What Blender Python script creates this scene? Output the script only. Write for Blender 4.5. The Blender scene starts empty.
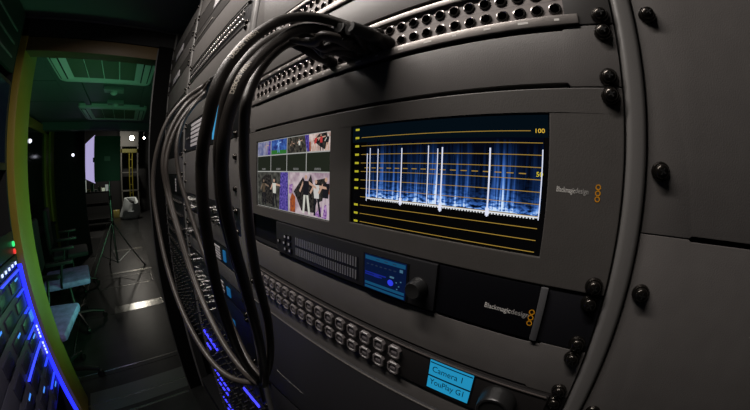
import bpy, bmesh, math, random
from mathutils import Vector, Matrix
random.seed(7)
scene = bpy.context.scene
COL = scene.collection

# ------------------------------------------------------------------ camera (fisheye, calibrated on the 19 inch rack grid)
CAM = Vector((-.0391, -.1904, -.0620))
YAW, PIT, ROL, FPX, K3 = .6841, -.1254, -.0282, 265.8, .0577
_r = Vector((math.cos(YAW), math.sin(YAW), 0)); _f = Vector((-math.sin(YAW), math.cos(YAW), 0)); _d = Vector((0, 0, -1))
_f2 = _f * math.cos(PIT) - _d * math.sin(PIT); _d2 = _d * math.cos(PIT) + _f * math.sin(PIT)
RIGHT = _r * math.cos(ROL) + _d2 * math.sin(ROL)
DOWN = _d2 * math.cos(ROL) - _r * math.sin(ROL)
FWD = _f2

def theta_of(r):
    t = r / FPX
    for _ in range(30):
        t -= (FPX * (t + K3 * t ** 3) - r) / (FPX * (1 + 3 * K3 * t * t))
    return t

def ray(px, py):
    x, y = px - 375, py - 205
    r = math.hypot(x, y)
    if r < 1e-6: return FWD.copy()
    t = theta_of(r); s = math.sin(t) / r
    return RIGHT * (x * s) + DOWN * (y * s) + FWD * math.cos(t)

def at(px, py, dist):
    return CAM + ray(px, py) * dist

cam_data = bpy.data.cameras.new('camera')
cam = bpy.data.objects.new('camera', cam_data); COL.objects.link(cam)
m = Matrix.Identity(4)
for i in range(3):
    m[i][0] = RIGHT[i]; m[i][1] = -DOWN[i]; m[i][2] = -FWD[i]; m[i][3] = CAM[i]
cam.matrix_world = m
cam_data.type = 'PANO'
cam_data.sensor_fit = 'HORIZONTAL'
cam_data.sensor_width = 36.0
cam_data.sensor_height = 36.0 * 410 / 750
cam_data.clip_start = .005; cam_data.clip_end = 100
PX_MM = 36.0 / 750

def solve(A, b):
    n = len(b); A = [row[:] + [b[i]] for i, row in enumerate(A)]
    for i in range(n):
        p = max(range(i, n), key=lambda k: abs(A[k][i])); A[i], A[p] = A[p], A[i]
        for k in range(n):
            if k != i:
                q = A[k][i] / A[i][i]
                A[k] = [u - q * v for u, v in zip(A[k], A[i])]
    return [A[i][n] / A[i][i] for i in range(n)]
_rows = [(r / 440.0, theta_of(r)) for r in range(4, 441, 4)]          # theta as a polynomial of r
_A = [[sum(q ** (i + j) for q, _ in _rows) for j in range(1, 5)] for i in range(1, 5)]
_b = [sum(q ** i * t for q, t in _rows) for i in range(1, 5)]
_k = [c / (440 * PX_MM) ** (i + 1) for i, c in enumerate(solve(_A, _b))]
pano = cam_data if hasattr(cam_data, 'panorama_type') else cam_data.cycles
pano.panorama_type = 'FISHEYE_LENS_POLYNOMIAL'
pano.fisheye_fov = math.radians(220)
pano.fisheye_polynomial_k0 = 0.0
pano.fisheye_polynomial_k1 = -_k[0]; pano.fisheye_polynomial_k2 = -_k[1]
pano.fisheye_polynomial_k3 = -_k[2]; pano.fisheye_polynomial_k4 = -_k[3]
scene.camera = cam

# ------------------------------------------------------------------ world, lamps, exposure
world = bpy.data.worlds.new('world'); scene.world = world; world.use_nodes = True
bg = world.node_tree.nodes['Background']
bg.inputs[0].default_value = (.5, .6, .7, 1); bg.inputs[1].default_value = .004
scene.view_settings.view_transform = 'Standard'; scene.view_settings.look = 'None'
scene.view_settings.exposure = 0; scene.view_settings.gamma = 1
scene.view_settings.use_curve_mapping = False

def area_light(name, loc, target, size, size_y, power, color, spread=180):
    L = bpy.data.lights.new(name, 'AREA'); L.shape = 'RECTANGLE'; L.size = size; L.size_y = size_y
    L.energy = power; L.color = color; L.spread = math.radians(spread)
    o = bpy.data.objects.new(name, L); COL.objects.link(o); o.location = loc
    o.rotation_euler = (Vector(target) - Vector(loc)).to_track_quat('-Z', 'Y').to_euler()
    return o

CEIL, FLOOR = .69, -1.41
area_light('ceiling_tube_light', (-.52, -.32, CEIL - .060), (-.52, -.14, -.1), .85, .06, 11.8, (1.0, .92, .86))
area_light('green_fill_light', (-2.1, .035, -.40), (-2.32, -.6, -.12), .20, 1.3, 9.5, (.24, 1.0, .46), 150)  # added hidden source for the green light beyond the doorway
area_light('far_room_light', (-9.2, -.40, 1.35), (-9.6, -.4, -1.2), .3, .12, 22, (1.0, .93, .82))

# ------------------------------------------------------------------ materials
MATS = {}
def mat(name, color, rough=.5, metal=0.0, emit=None, strength=1.0, bump=0.0, scale=400.0, vary=0.0, spec=.5, coat=0.0, trans=0.0):
    if name in MATS: return MATS[name]
    M = bpy.data.materials.new(name); M.use_nodes = True
    nt = M.node_tree; b = nt.nodes['Principled BSDF']
    b.inputs['Base Color'].default_value = (*color, 1)
    b.inputs['Roughness'].default_value = rough; b.inputs['Metallic'].default_value = metal
    b.inputs['Specular IOR Level'].default_value = spec
    if coat: b.inputs['Coat Weight'].default_value = coat
    if trans: b.inputs['Transmission Weight'].default_value = trans
    if emit:
        b.inputs['Emission Color'].default_value = (*emit, 1); b.inputs['Emission Strength'].default_value = strength
    if bump or vary:
        tc = nt.nodes.new('ShaderNodeTexCoord'); nz = nt.nodes.new('ShaderNodeTexNoise')
        nz.inputs['Scale'].default_value = scale; nz.inputs['Detail'].default_value = 3
        nt.links.new(tc.outputs['Object'], nz.inputs['Vector'])
        if bump:
            bp = nt.nodes.new('ShaderNodeBump'); bp.inputs['Strength'].default_value = bump; bp.inputs['Distance'].default_value = .0006
            nt.links.new(nz.outputs['Fac'], bp.inputs['Height']); nt.links.new(bp.outputs['Normal'], b.inputs['Normal'])
        if vary:
            n2 = nt.nodes.new('ShaderNodeTexNoise'); n2.inputs['Scale'].default_value = scale * .06; n2.inputs['Detail'].default_value = 5
            nt.links.new(tc.outputs['Object'], n2.inputs['Vector'])
            cr = nt.nodes.new('ShaderNodeValToRGB')
            cr.color_ramp.elements[0].position = .3; cr.color_ramp.elements[1].position = .75
            cr.color_ramp.elements[0].color = (*[c * (1 - vary) for c in color], 1)
            cr.color_ramp.elements[1].color = (*[min(1, c * (1 + vary)) for c in color], 1)
            nt.links.new(n2.outputs['Fac'], cr.inputs['Fac']); nt.links.new(cr.outputs['Color'], b.inputs['Base Color'])
    MATS[name] = M
    return M

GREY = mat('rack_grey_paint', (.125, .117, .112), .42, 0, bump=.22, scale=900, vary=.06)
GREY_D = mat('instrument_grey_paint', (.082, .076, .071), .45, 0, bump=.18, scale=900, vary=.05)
GREY_L = mat('lower_unit_dimmed_paint', (.030, .029, .032), .5, 0, bump=.15, scale=900)  # dark grey, deepened to stand in for light falloff low in the rack
RAILM = mat('rail_paint', (.14, .135, .13), .4, 0, bump=.1, scale=900)
BLACK = mat('black_plastic', (.008, .008, .009), .38)
BLACKM = mat('black_matte', (.012, .012, .013), .8)
NAVY = mat('black_gloss_face', (.004, .004, .006), .45, spec=.3)
SCREW = mat('black_chrome', (.05, .045, .04), .22, .9)
RUBBER = mat('cable_rubber', (.046, .039, .034), .40, 0, bump=.35, scale=1500)
SILVER = mat('brushed_strip', (.40, .37, .35), .42, .8, bump=.15, scale=1200, vary=.15)
PATCH = mat('patch_plate', (.27, .24, .23), .45, .1)
RING = mat('jack_ring', (.22, .20, .19), .22, .9)
CHROME = mat('chrome', (.7, .68, .66), .15, 1)
PRINT_W = mat('white_print', (.8, .78, .74), .6)
PRINT_G = mat('grey_print', (.42, .41, .39), .6)
PRINT_O = mat('orange_print', (.75, .32, .01), .5)
CABLE_INK = mat('cable_ink', (.80, .72, .60), .5)
YELLOW = mat('yellow_post_paint', (.34, .25, .03), .5, 0, bump=.2, scale=60, vary=.12)
WHITE_P = mat('white_plastic', (.62, .64, .62), .4)
CEILM = mat('ceiling_panel_paint', (.10, .11, .11), .55, vary=.08, scale=40)
DARKWALL = mat('dark_wall_paint', (.035, .045, .042), .6)
BLUELED = mat('blue_led', (.02, .02, .3), .4, emit=(.03, .05, 1.0), strength=2.0)
BLUELED_S = mat('blue_led_bar', (.02, .02, .3), .4, emit=(.05, .05, 1.0), strength=1.6)
WHITELED = mat('white_led', (.5, .5, .6), .4, emit=(.5, .6, 1.0), strength=1.6)

# ------------------------------------------------------------------ mesh helpers
class MB:
    def __init__(s): s.v = []; s.f = []; s.mi = []
    def add(s, vs, fs, mi=0):
        o = len(s.v); s.v += [tuple(p) for p in vs]
        s.f += [tuple(i + o for i in f) for f in fs]; s.mi += [mi] * len(fs)
        return s
    def box(s, x0, x1, y0, y1, z0, z1, mi=0):
        vs = [(x, y, z) for x in (x0, x1) for y in (y0, y1) for z in (z0, z1)]
        return s.add(vs, [(0, 1, 3, 2), (4, 6, 7, 5), (0, 4, 5, 1), (2, 3, 7, 6), (0, 2, 6, 4), (1, 5, 7, 3)], mi)
    def prism_y(s, pts, y0, y1, mi=0):             # closed outline in x,z (counter-clockwise seen from -y)
        n = len(pts)
        vs = [(x, y0, z) for x, z in pts] + [(x, y1, z) for x, z in pts]
        fs = [tuple(range(n)), tuple(range(2 * n - 1, n - 1, -1))] + [(i, i + n, (i + 1) % n + n, (i + 1) % n) for i in range(n)]
        return s.add(vs, fs, mi)
    def rbox(s, x0, x1, y0, y1, z0, z1, r, mi=0, seg=4):
        pts = []
        for cx, cz, a0 in ((x1 - r, z0 + r, -90), (x1 - r, z1 - r, 0), (x0 + r, z1 - r, 90), (x0 + r, z0 + r, 180)):
            for k in range(seg + 1):
                a = math.radians(a0 + 90 * k / seg); pts.append((cx + r * math.cos(a), cz + r * math.sin(a)))
        return s.prism_y(pts, y0, y1, mi)
    def lathe(s, prof, c, axis, n=20, mi=0, cap=True):   # prof: (radius, height along axis)
        axis = Vector(axis).normalized(); t = Vector((0, 0, 1)) if abs(axis.z) < .9 else Vector((1, 0, 0))
        u = axis.cross(t).normalized(); w = axis.cross(u); c = Vector(c); vs = []; fs = []
        for r, h in prof:
            for k in range(n):
                a = 2 * math.pi * k / n
                vs.append(c + axis * h + u * (r * math.cos(a)) + w * (r * math.sin(a)))
        for j in range(len(prof) - 1):
            for k in range(n):
                fs.append((j * n + k, j * n + (k + 1) % n, (j + 1) * n + (k + 1) % n, (j + 1) * n + k))
        if cap:
            fs.append(tuple(range(n - 1, -1, -1))); fs.append(tuple((len(prof) - 1) * n + k for k in range(n)))
        return s.add(vs, fs, mi)
    def tube(s, path, rad, n=10, mi=0):
        path = [Vector(p) for p in path]; N = len(path); vs = []; fs = []; prev = None
        for i, p in enumerate(path):
            t = (path[min(i + 1, N - 1)] - path[max(i - 1, 0)]).normalized()
            if prev is None:
                u = t.cross(Vector((0, 0, 1)) if abs(t.z) < .9 else Vector((0, 1, 0))).normalized()
            else:
                u = (prev - t * prev.dot(t)).normalized()
            prev = u; w = t.cross(u)
            r = rad[i] if isinstance(rad, (list, tuple)) else rad
            for k in range(n):
                a = 2 * math.pi * k / n; vs.append(p + u * (r * math.cos(a)) + w * (r * math.sin(a)))
        for i in range(N - 1):
            for k in range(n):
                fs.append((i * n + k, i * n + (k + 1) % n, (i + 1) * n + (k + 1) % n, (i + 1) * n + k))
        fs.append(tuple(range(n - 1, -1, -1))); fs.append(tuple((N - 1) * n + k for k in range(n)))
        return s.add(vs, fs, mi)
    def mesh(s, name, mats, smooth=False, bevel=0.0):
        me = bpy.data.meshes.new(name); me.from_pydata(s.v, [], s.f)
        for q in (mats if isinstance(mats, (list, tuple)) else [mats]): me.materials.append(q)
        for p, i in zip(me.polygons, s.mi): p.material_index = i
        bm = bmesh.new(); bm.from_mesh(me)
        bmesh.ops.recalc_face_normals(bm, faces=bm.faces)
        if bevel:
            es = [e for e in bm.edges if len(e.link_faces) == 2 and e.calc_face_angle(0) > .6]
            bmesh.ops.bevel(bm, geom=es, offset=bevel, segments=2, profile=.6, affect='EDGES', clamp_overlap=True)
        bm.to_mesh(me); bm.free()
        if smooth:
            for p in me.polygons: p.use_smooth = True
            try: me.set_sharp_from_angle(angle=math.radians(38))
            except Exception: pass
        return me
    def build(s, name, mats, parent=None, smooth=False, bevel=0.0):
        return link(name, s.mesh(name, mats, smooth, bevel), parent)

def link(name, me, parent=None, loc=None):
    o = bpy.data.objects.new(name, me); COL.objects.link(o)
    if parent: o.parent = parent
    if loc is not None: o.location = loc
    return o

def tag(o, label, cat, group=None):
    o['label'] = label; o['category'] = cat
    if group: o['group'] = group
    return o

def thing(name, label, cat, loc=(0, 0, 0), rotz=0, group=None):
    o = bpy.data.objects.new(name, None); COL.objects.link(o); o.empty_display_size = .02
    o.location = loc; o.rotation_euler = (0, 0, rotz)
    return tag(o, label, cat, group)

def struct(o): o['kind'] = 'structure'; return o

def text_mesh(body, size, mats, extrude=0.0, align='LEFT', bold=0.0):
    cu = bpy.data.curves.new('text', 'FONT'); cu.body = body; cu.size = size; cu.align_x = align; cu.extrude = extrude
    cu.offset = bold; cu.resolution_u = 3
    o = bpy.data.objects.new('text', cu); COL.objects.link(o)
    bpy.context.view_layer.update()
    me = bpy.data.meshes.new_from_object(o.evaluated_get(bpy.context.evaluated_depsgraph_get()))
    bpy.data.objects.remove(o); bpy.data.curves.remove(cu)
    me.materials.clear(); me.materials.append(mats)
    return me

def text(name, body, size, mats, parent, x, y, z, align='LEFT', width=None, bold=0.0, tilt=0.0):
    me = text_mesh(body, size, mats, 0, align, bold)
    if width and me.vertices:
        xs = [v.co.x for v in me.vertices]; k = width / (max(xs) - min(xs))
        for v in me.vertices: v.co.x *= k
    o = link(name, me, parent, (x, y, z)); o.rotation_euler = (math.pi / 2, tilt, 0)
    return o

def flat(name, polys, mats, parent, y):          # flat picture content lying just on a screen
    mb = MB()
    for p in polys: mb.add([(x, y, z) for x, z in p], [tuple(range(len(p)))])
    return mb.build(name, mats, parent)

def spline(pts, n=10):                           # Catmull-Rom
    P = [Vector(p) for p in pts]; P = [P[0] * 2 - P[1]] + P + [P[-1] * 2 - P[-2]]; out = []
    for i in range(1, len(P) - 2):
        a, b, c, d = P[i - 1:i + 3]
        for k in range(n):
            t = k / n
            out.append(.5 * ((2 * b) + (c - a) * t + (2 * a - 5 * b + 4 * c - d) * t * t + (3 * b - a - 3 * c + d) * t ** 3))
    out.append(P[-2]); return out

U = .04445

# ------------------------------------------------------------------ shell of the truck
flo = struct(link('floor', MB().box(-11.6, 2.2, -2.6, 1.2, FLOOR - .06, FLOOR - .006).mesh('floor', mat('floor_base', (.02, .02, .02), .5))))
FL_T = mat('floor_rubber', (.022, .023, .022), .33, bump=.25, scale=120, vary=.35)
FL_S = mat('floor_metal_trim', (.6, .6, .57), .22, .95)
def floor_tile(x0, x1, y0, y1): MB().box(x0 + .004, x1 - .004, y0 + .004, y1 - .004, FLOOR - .008, FLOOR).build('floor_tile', FL_T, flo)
xs = [2.0, .6, -.4, -1.22, -1.68, -2.02, -3.0, -4.25, -5.4, -7.0, -9.0, -11.5]
for a, b in zip(xs[1:], xs[:-1]): floor_tile(a, b, -.905, .0)
for a, b in zip(xs[1::2], xs[:-1:2]): floor_tile(a, b, -2.5, -.915)
def floor_strip(x0, x1, y0, y1, h=.003): MB().box(x0, x1, y0, y1, FLOOR - .002, FLOOR + h).build('trim_strip', FL_S, flo)
floor_strip(-11.5, 1.5, -.918, -.905)
floor_strip(-2.075, -2.062, -.905, 0); floor_strip(-1.742, -1.728, -.905, 0)
MB().box(-1.86, -1.64, -.76, -.02, FLOOR - .002, FLOOR + .002).build('threshold_plate', mat('threshold_metal', (.22, .24, .23), .32, .8, bump=.2, scale=80), flo)
floor_strip(-3.16, -3.0, -.53, 0); floor_strip(-4.32, -4.25, -.6, 0)
floor_strip(-5.62, -5.5, -.62, -.06); floor_strip(-1.60, -1.585, -.9, -.1)
for (x0, x1, y0, y1) in ((-4.12, -3.74, -.9, -.03), (-7.6, -6.95, -.72, -.02)):      # flush hatches with thin metal frames
    w = .007
    floor_strip(x0, x0 + w, y0, y1); floor_strip(x1 - w, x1, y0, y1); floor_strip(x0, x1, y0, y0 + w); floor_strip(x0, x1, y1 - w, y1)

cel = struct(link('ceiling', MB().box(-5.7, 2.2, -2.6, 1.2, CEIL + .004, CEIL + .06).mesh('ceiling', CEILM)))
for a, b in ((-1.56, 2.0), (-2.7, -1.66), (-3.45, -2.71), (-4.6, -3.46)):
    for c, d in ((-2.5, -.86), (-.85, .15)):
        MB().box(a + .006, b - .006, c + .005, d - .005, CEIL, CEIL + .005).build('ceiling_panel', CEILM, cel)
cel2 = struct(link('ceiling', MB().box(-11.6, -5.7, -2.6, 1.5, 1.75, 1.8).mesh('ceiling', DARKWALL)))
struct(link('wall_right', MB().box(-1.62, 2.2, .10, .16, FLOOR, CEIL).mesh('wall_right', BLACKM)))
struct(link('wall_right', MB().box(-5.0, -1.66, .14, .2, FLOOR, CEIL).mesh('wall_right', DARKWALL)))
struct(link('wall_right', MB().box(-11.6, -5.0, .95, 1.0, FLOOR, 1.75).mesh('wall_right', BLACKM)))
struct(link('wall_back', MB().box(2.2, 2.26, -2.6, 1.2, FLOOR, CEIL).mesh('wall_back', DARKWALL)))
struct(link('wall_left', MB().box(-1.6, 2.2, -1.5, -1.44, FLOOR, CEIL).mesh('wall_left', DARKWALL)))
struct(link('wall_left', MB().box(-5.72, -1.6, -1.62, -1.56, FLOOR, CEIL).mesh('wall_left', mat('left_wall_dark', (.02, .025, .022), .5))))
struct(link('wall_left', MB().box(-11.6, -5.72, -2.66, -2.6, FLOOR, 1.75).mesh('wall_left', BLACKM)))
struct(link('wall_far', MB().box(-11.1, -11.04, -2.6, 1.0, FLOOR, 1.75).mesh('wall_far', mat('far_wall', (.02, .02, .02), .7))))
# portal
struct(link('trim_1', MB().box(-1.82, -1.60, -.87, -.773, FLOOR, CEIL).mesh('trim_1', YELLOW, True, .012)))
tr = struct(link('trim_2', MB().box(-1.70, -1.605, -.86, -.08, .523, .592).mesh('trim_2', mat('lintel_dimmed_yellow', (.13, .085, .035), .5, bump=.2, scale=60), True, .004)))  # same yellow paint as the post, its dim light put into a brown colour
struct(link('trim_3', MB().box(-1.66, -1.60, -1.5, .1, .594, CEIL).mesh('trim_3', BLACKM)))
struct(link('trim_4', MB().box(-1.605, -1.592, -1.44, .0, CEIL - .008, CEIL - .001).mesh('trim_4', mat('trim_alu', (.3, .3, .3), .4, .7))))
struct(link('trim_5', MB().box(-1.64, -1.595, -.083, .14, FLOOR, .60).mesh('trim_5', mat('jamb_black', (.003, .003, .003), .85, spec=.08), True, .004)))
struct(link('trim_6', MB().box(-1.598, -1.59, -.088, -.082, FLOOR, .58).mesh('trim_6', mat('jamb_highlight', (.10, .10, .10), .35, .4))))  # lighter strip paints the highlight along the jamb corner
# yellow framed door in the left wall beyond, and the cross beam
dr = struct(link('door_1', MB().box(-5.0, -3.3, -1.56, -1.55, FLOOR, .56).mesh('door_1', mat('door_dark_glass', (.02, .022, .015), .12))))
MB().box(-5.44, -5.2, -1.56, -1.50, FLOOR, .68).build('door_frame', YELLOW, dr, True, .006)
MB().box(-5.17, -4.98, -1.56, -1.52, FLOOR, .68).build('door_frame', YELLOW, dr, True, .006)
MB().box(-5.17, -3.3, -1.56, -1.52, .55, .66).build('door_frame', YELLOW, dr, True, .006)
struct(link('trim_7', MB().box(-4.95, -4.77, -1.56, .14, .58, CEIL).mesh('trim_7', mat('cross_beam', (.10, .13, .12), .5))))
struct(link('trim_8', MB().box(-5.72, -5.66, -1.56, -1.0, FLOOR, .69).mesh('trim_8', BLACKM)))

# ------------------------------------------------------------------ rack bays
BAYS = {'right': (.0155, .498), 'main': (-.4826, 0.0), 'second': (-1.035, -.515), 'third': (-1.575, -1.06)}
RAILS = {'right': (0.0012, .0143), 'main': (-.511, -.4875), 'second': (-1.059, -1.036), 'third': (-1.592, -1.576)}
RLAB = {'right': 'equipment rack bay holding the wide blank panels at the right edge',
        'main': 'equipment rack bay holding the two-screen scope and the button panel',
        'second': 'equipment rack bay behind the hanging patch cables',
        'third': 'farthest equipment rack bay next to the dark doorway jamb'}
for k, (a, b) in BAYS.items():
    t = thing('equipment_rack', RLAB[k], 'equipment rack', ((a + b) / 2, .05, FLOOR), group='equipment rack bays along the wall')
    ox, oz = (a + b) / 2, FLOOR
    ra, rb = RAILS[k]
    mb = MB(); r = (rb - ra) * .28; y0 = -.0035                     # rail with a rounded nose
    pts = [(ra, .03), (ra, y0 + r)] + [(ra + r - r * math.cos(q * math.pi / 8), y0 + r - r * math.sin(q * math.pi / 8)) for q in range(1, 5)]
    pts += [(rb - r + r * math.sin(q * math.pi / 8), y0 + r - r * math.cos(q * math.pi / 8)) for q in range(0, 5)] + [(rb, .03)]
    n = len(pts); zb, zt = FLOOR, CEIL - .01
    mb.add([(x - ox, y - .05, z - oz) for z in (zb, zt) for x, y in pts],
           [tuple(range(n)), tuple(range(2 * n - 1, n - 1, -1))] + [(i, (i + 1) % n, (i + 1) % n + n, i + n) for i in range(n)])
    mb.build('rail', RAILM, t, True)
    MB().box(a - ox, b - ox, .03, .045, 0, CEIL - .01 - oz).build('back_panel', BLACKM, t)
    MB().box(a - ox, b - ox, -.046, .03, 0, .08).build('plinth', BLACKM, t)
    MB().box(a - ox + .001, a - ox + .012, -.044, .0, .08, CEIL - .02 - oz).build('mounting_strip', BLACKM, t)
    MB().box(b - ox - .012, b - ox - .001, -.044, .0, .08, CEIL - .02 - oz).build('mounting_strip', BLACKM, t)

# shared screw mesh: cup washer + domed head + cross recess, pointing to -y
_s = MB().lathe([(.0062, .0002), (.0062, .0012), (.0054, .0024), (.0046, .0026), (.0046, .0034), (.0043, .0045), (.0034, .0054), (.0018, .0059), (.0004, .006)], (0, 0, 0), (0, -1, 0), 18)
_s.box(-.0022, .0022, -.00605, -.004, -.00045, .00045, 1); _s.box(-.00045, .00045, -.00605, -.004, -.0022, .0022, 1)
SCREW_ME = _s.mesh('screw', [SCREW, mat('screw_recess', (.002, .002, .002), .6)], True)
def screws(parent, spots, y=0.0, first=True):
    for x, z in spots:
        o = link('screw', SCREW_ME, parent, (x, y, z)); o.rotation_euler = (0, random.uniform(0, 1.5), 0)

def panel(name, label, cat, bay, z1, z0, material=None, group=None, holes=None, lip=.0018, yf=0.0, ear=.034, thick=.003, do_screws=True):
    """rack panel with ears: thing at its lower left corner, front face at y = yf"""
    a, b = BAYS[bay]; w = b - a; h = z1 - z0
    t = thing(name, label, cat, (a, yf, z0), group=group)
    g = .0004; mb = MB()
    pts = [(g, g), (ear, g), (ear + .002, lip), (w - ear - .002, lip), (w - ear, g), (w - g, g), (w - g, h - g), (w - ear, h - g), (w - ear - .002, h - lip), (ear + .002, h - lip), (ear, h - g), (g, h - g)]
    mb.prism_y(pts, 0, thick)
    mb.box(ear + .003, w - ear - .003, thick, .018, lip, lip + .0015); mb.box(ear + .003, w - ear - .003, thick, .018, h - lip - .0015, h - lip)
    mb.build('face_plate', material or GREY, t, True, .0005)
    if do_screws:
        hs = holes if holes is not None else ([.00635, h - .00635] if h < .1 else [.00635, h - .00635])
        hx = .0087 if bay in ('main', 'right') else .017
        screws(t, [(x, z) for z in hs for x in (hx, w - hx)], 0)
    return t, w, h

# ---- right bay blanks
G1 = 'wide blank rack panels'
panel('blank_panel', 'upper wide grey blank panel at the right edge above the horizontal seam', 'rack panel', 'right', 2 * U, -2 * U, group=G1, holes=[.0381, 4 * U - .0381])
panel('blank_panel', 'lower wide dark grey blank panel at the right edge below the horizontal seam', 'rack panel', 'right', -2 * U, -6 * U, group=G1, holes=[.0381, 4 * U - .0381])
panel('blank_panel', 'wide grey blank panel underneath the two seamed panels of the right bay', 'rack panel', 'right', -6 * U, -10 * U, group=G1, holes=[.0381, 4 * U - .0381])
panel('blank_panel', 'wide grey blank panel on top of the two seamed panels of the right bay', 'rack panel', 'right', 6 * U, 2 * U, group=G1, holes=[.0381, 4 * U - .0381])

# ---- jack socket shared mesh
def jack_mesh(r_out, r_in, name, n=14):
    mb = MB().lathe([(r_out, -.0002), (r_out, .0010), (r_in + .0004, .0014), (r_in, .0010), (r_in, -.012)], (0, 0, 0), (0, -1, 0), n, 0, False)
    mb.lathe([(r_in, -.012), (r_in * .3, -.012), (r_in * .3, -.004), (r_in * .1, -.003)], (0, 0, 0), (0, -1, 0), n, 1, True)
    return mb.mesh(name, [RING, BLACK], True)
JACK = jack_mesh(.0049, .0035, 'jack_socket')

def patch_panel(label, bay, z0, x_first, pitch, cols, group):
    a, b = BAYS[bay]; w = b - a
    t = thing('patchbay', label, 'patch panel', (a, 0, z0), group=group)
    mb = MB(); rows = [.0152, .0292]; r = .0038
    xs_ = [w + x_first - pitch * i for i in range(cols)]
    cw, ch = pitch / 2, .0071
    for x in xs_:                                    # plate with real round holes
        for zc in rows:
            vs = []; fs = []
            for k in range(16):
                ang = 2 * math.pi * k / 16; c_, s_ = math.cos(ang), math.sin(ang); q = max(abs(c_), abs(s_))
                vs += [(x + r * c_, .0008, zc + r * s_), (x + cw * c_ / q, .0008, zc + ch * s_ / q)]
            for k in range(16):
                j = (k + 1) % 16; fs.append((2 * k, 2 * k + 1, 2 * j + 1, 2 * j))
            mb.add(vs, fs)
    lo, hi = rows[0] - ch, rows[1] + ch
    for zz0, zz1 in ((.0005, lo), (hi, U - .0005)): mb.add([(.001, .0008, zz0), (w - .001, .0008, zz0), (w - .001, .0008, zz1), (.001, .0008, zz1)], [(0, 1, 2, 3)])
    mb.add([(.001, .0008, lo), (xs_[-1] - cw, .0008, lo), (xs_[-1] - cw, .0008, hi), (.001, .0008, hi)], [(0, 1, 2, 3)])
    mb.build('jack_plate', PATCH, t)
    for e0, e1 in ((w - .033, w - .0006), (.0006, .024)): MB().box(e0, e1, -.0006, .0018, .0006, U - .0006).build('ear', mat('patch_ear', (.05, .047, .045), .45), t, True, .0004)
    for x in xs_:
        for zc in rows: link('jack_socket', JACK, t, (x, .0008, zc))
    for zc, hh, nm in ((.0048, .0078, 0), (.0392, .0052, 1)):
        bar = MB().box(.018, w - .024, -.0022, .0018, zc - hh / 2, zc + hh / 2).build('label_strip', SILVER, t, True, .0009)
        marks = MB()
        for i, x in enumerate(xs_):
            if i % 2 == 0: marks.box(x - .0018, x + .0018 + .002 * (i % 3), -.00232, -.0021, zc - .0009, zc + .0009)
        marks.build('lettering', PRINT_W, bar)['kind'] = 'stuff'
    MB().box(.02, w - .02, .0005, .0018, .0004, .0022).build('lower_edge', BLACK, t)
    screws(t, [(x, z) for z in (.00635, U - .00635) for x in (.0087, w - .0087)], -.0006)
    return t

GP = 'patch panels in the rack'
patch_panel('perforated patch panel with silver label strips that the black cables plug into', 'main', U, -.039, .01305, 32, GP)
patch_panel('upper perforated patch panel cut by the top edge, behind the cable arch', 'main', 3 * U, -.039, .01305, 32, GP)
GB = 'one-unit blank panels of the main rack'
panel('blank_panel', 'grey blank panel right above the two-screen scope', 'rack panel', 'main', U, 0, group=GB, lip=.0032)
panel('blank_panel', 'grey blank panel between the two patch panels under the cable arch', 'rack panel', 'main', 3 * U, 2 * U, group=GB, lip=.0032)
panel('blank_panel', 'grey blank panel above the upper patch panel at the top', 'rack panel', 'main', 8 * U, 4 * U, group=GB, lip=.0026)
panel('blank_panel', 'grey blank panel between the converter row and the button panel', 'rack panel', 'main', -4 * U, -5 * U, group=GB, lip=.0022)
panel('blank_panel', 'narrow grey blank strip under the rows of push buttons', 'rack panel', 'main', -6 * U, -.2960, group=GB, lip=.0012, do_screws=False)

# ------------------------------------------------------------------ two-screen scope
a, b = BAYS['main']
duo = thing('video_scope', 'three-unit rack scope with picture screen and blue waveform screen', 'video monitor', (a, 0, -3 * U))
W = b - a; ox, oz = a, -3 * U
def hole_plate(name, x0, x1, z0, z1, rects, y0, y1, m_, parent, bevel=.0006):
    """front plate with rectangular openings, all between x0..x1 cut as vertical stripes"""
    mb = MB(); xs_ = sorted({x0, x1} | {r[0] for r in rects} | {r[1] for r in rects}); zs = sorted({z0, z1} | {r[2] for r in rects} | {r[3] for r in rects})
    keep = lambda x, z: not any(r[0] < x < r[1] and r[2] < z < r[3] for r in rects)
    bm = bmesh.new(); vd = {}
    def v(x, z):
        if (x, z) not in vd: vd[(x, z)] = bm.verts.new((x, y0, z))
        return vd[(x, z)]
    for p, q in zip(xs_, xs_[1:]):
        for s_, t_ in zip(zs, zs[1:]):
            if keep((p + q) / 2, (s_ + t_) / 2): bm.faces.new((v(p, s_), v(q, s_), v(q, t_), v(p, t_)))
    ext = bmesh.ops.extrude_face_region(bm, geom=list(bm.faces))
    for e in ext['geom']:
        if isinstance(e, bmesh.types.BMVert): e.co.y = y1
    bmesh.ops.recalc_face_normals(bm, faces=bm.faces)
    es = [e for e in bm.edges if len(e.link_faces) == 2 and e.calc_face_angle(0) > .6]
    bmesh.ops.bevel(bm, geom=es, offset=bevel, segments=2, affect='EDGES', profile=.6)
    me = bpy.data.meshes.new(name); bm.to_mesh(me); bm.free(); me.materials.append(m_)
    return link(name, me, parent)
SA = (-.4375, -.2578, -.1180, -.0178); SB = (-.2262, -.0492, -.1137, -.0180)
def loc(r): return (r[0] - ox, r[1] - ox, r[2] - oz, r[3] - oz)
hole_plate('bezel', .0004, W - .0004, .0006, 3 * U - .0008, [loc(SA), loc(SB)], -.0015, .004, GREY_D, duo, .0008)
MB().box(.02, W - .02, .004, .04, .003, 3 * U - .003).build('chassis', BLACKM, duo)
GLASS = mat('screen_black', (.004, .004, .005), .18)
l = loc(SA); scrA = MB().box(l[0] - .001, l[1] + .001, .0005, .003, l[2] - .001, l[3] + .001).build('screen', GLASS, duo)
l = loc(SB); scrB = MB().box(l[0] - .001, l[1] + .001, .0005, .003, l[2] - .001, l[3] + .001).build('screen', GLASS, duo)
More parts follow.
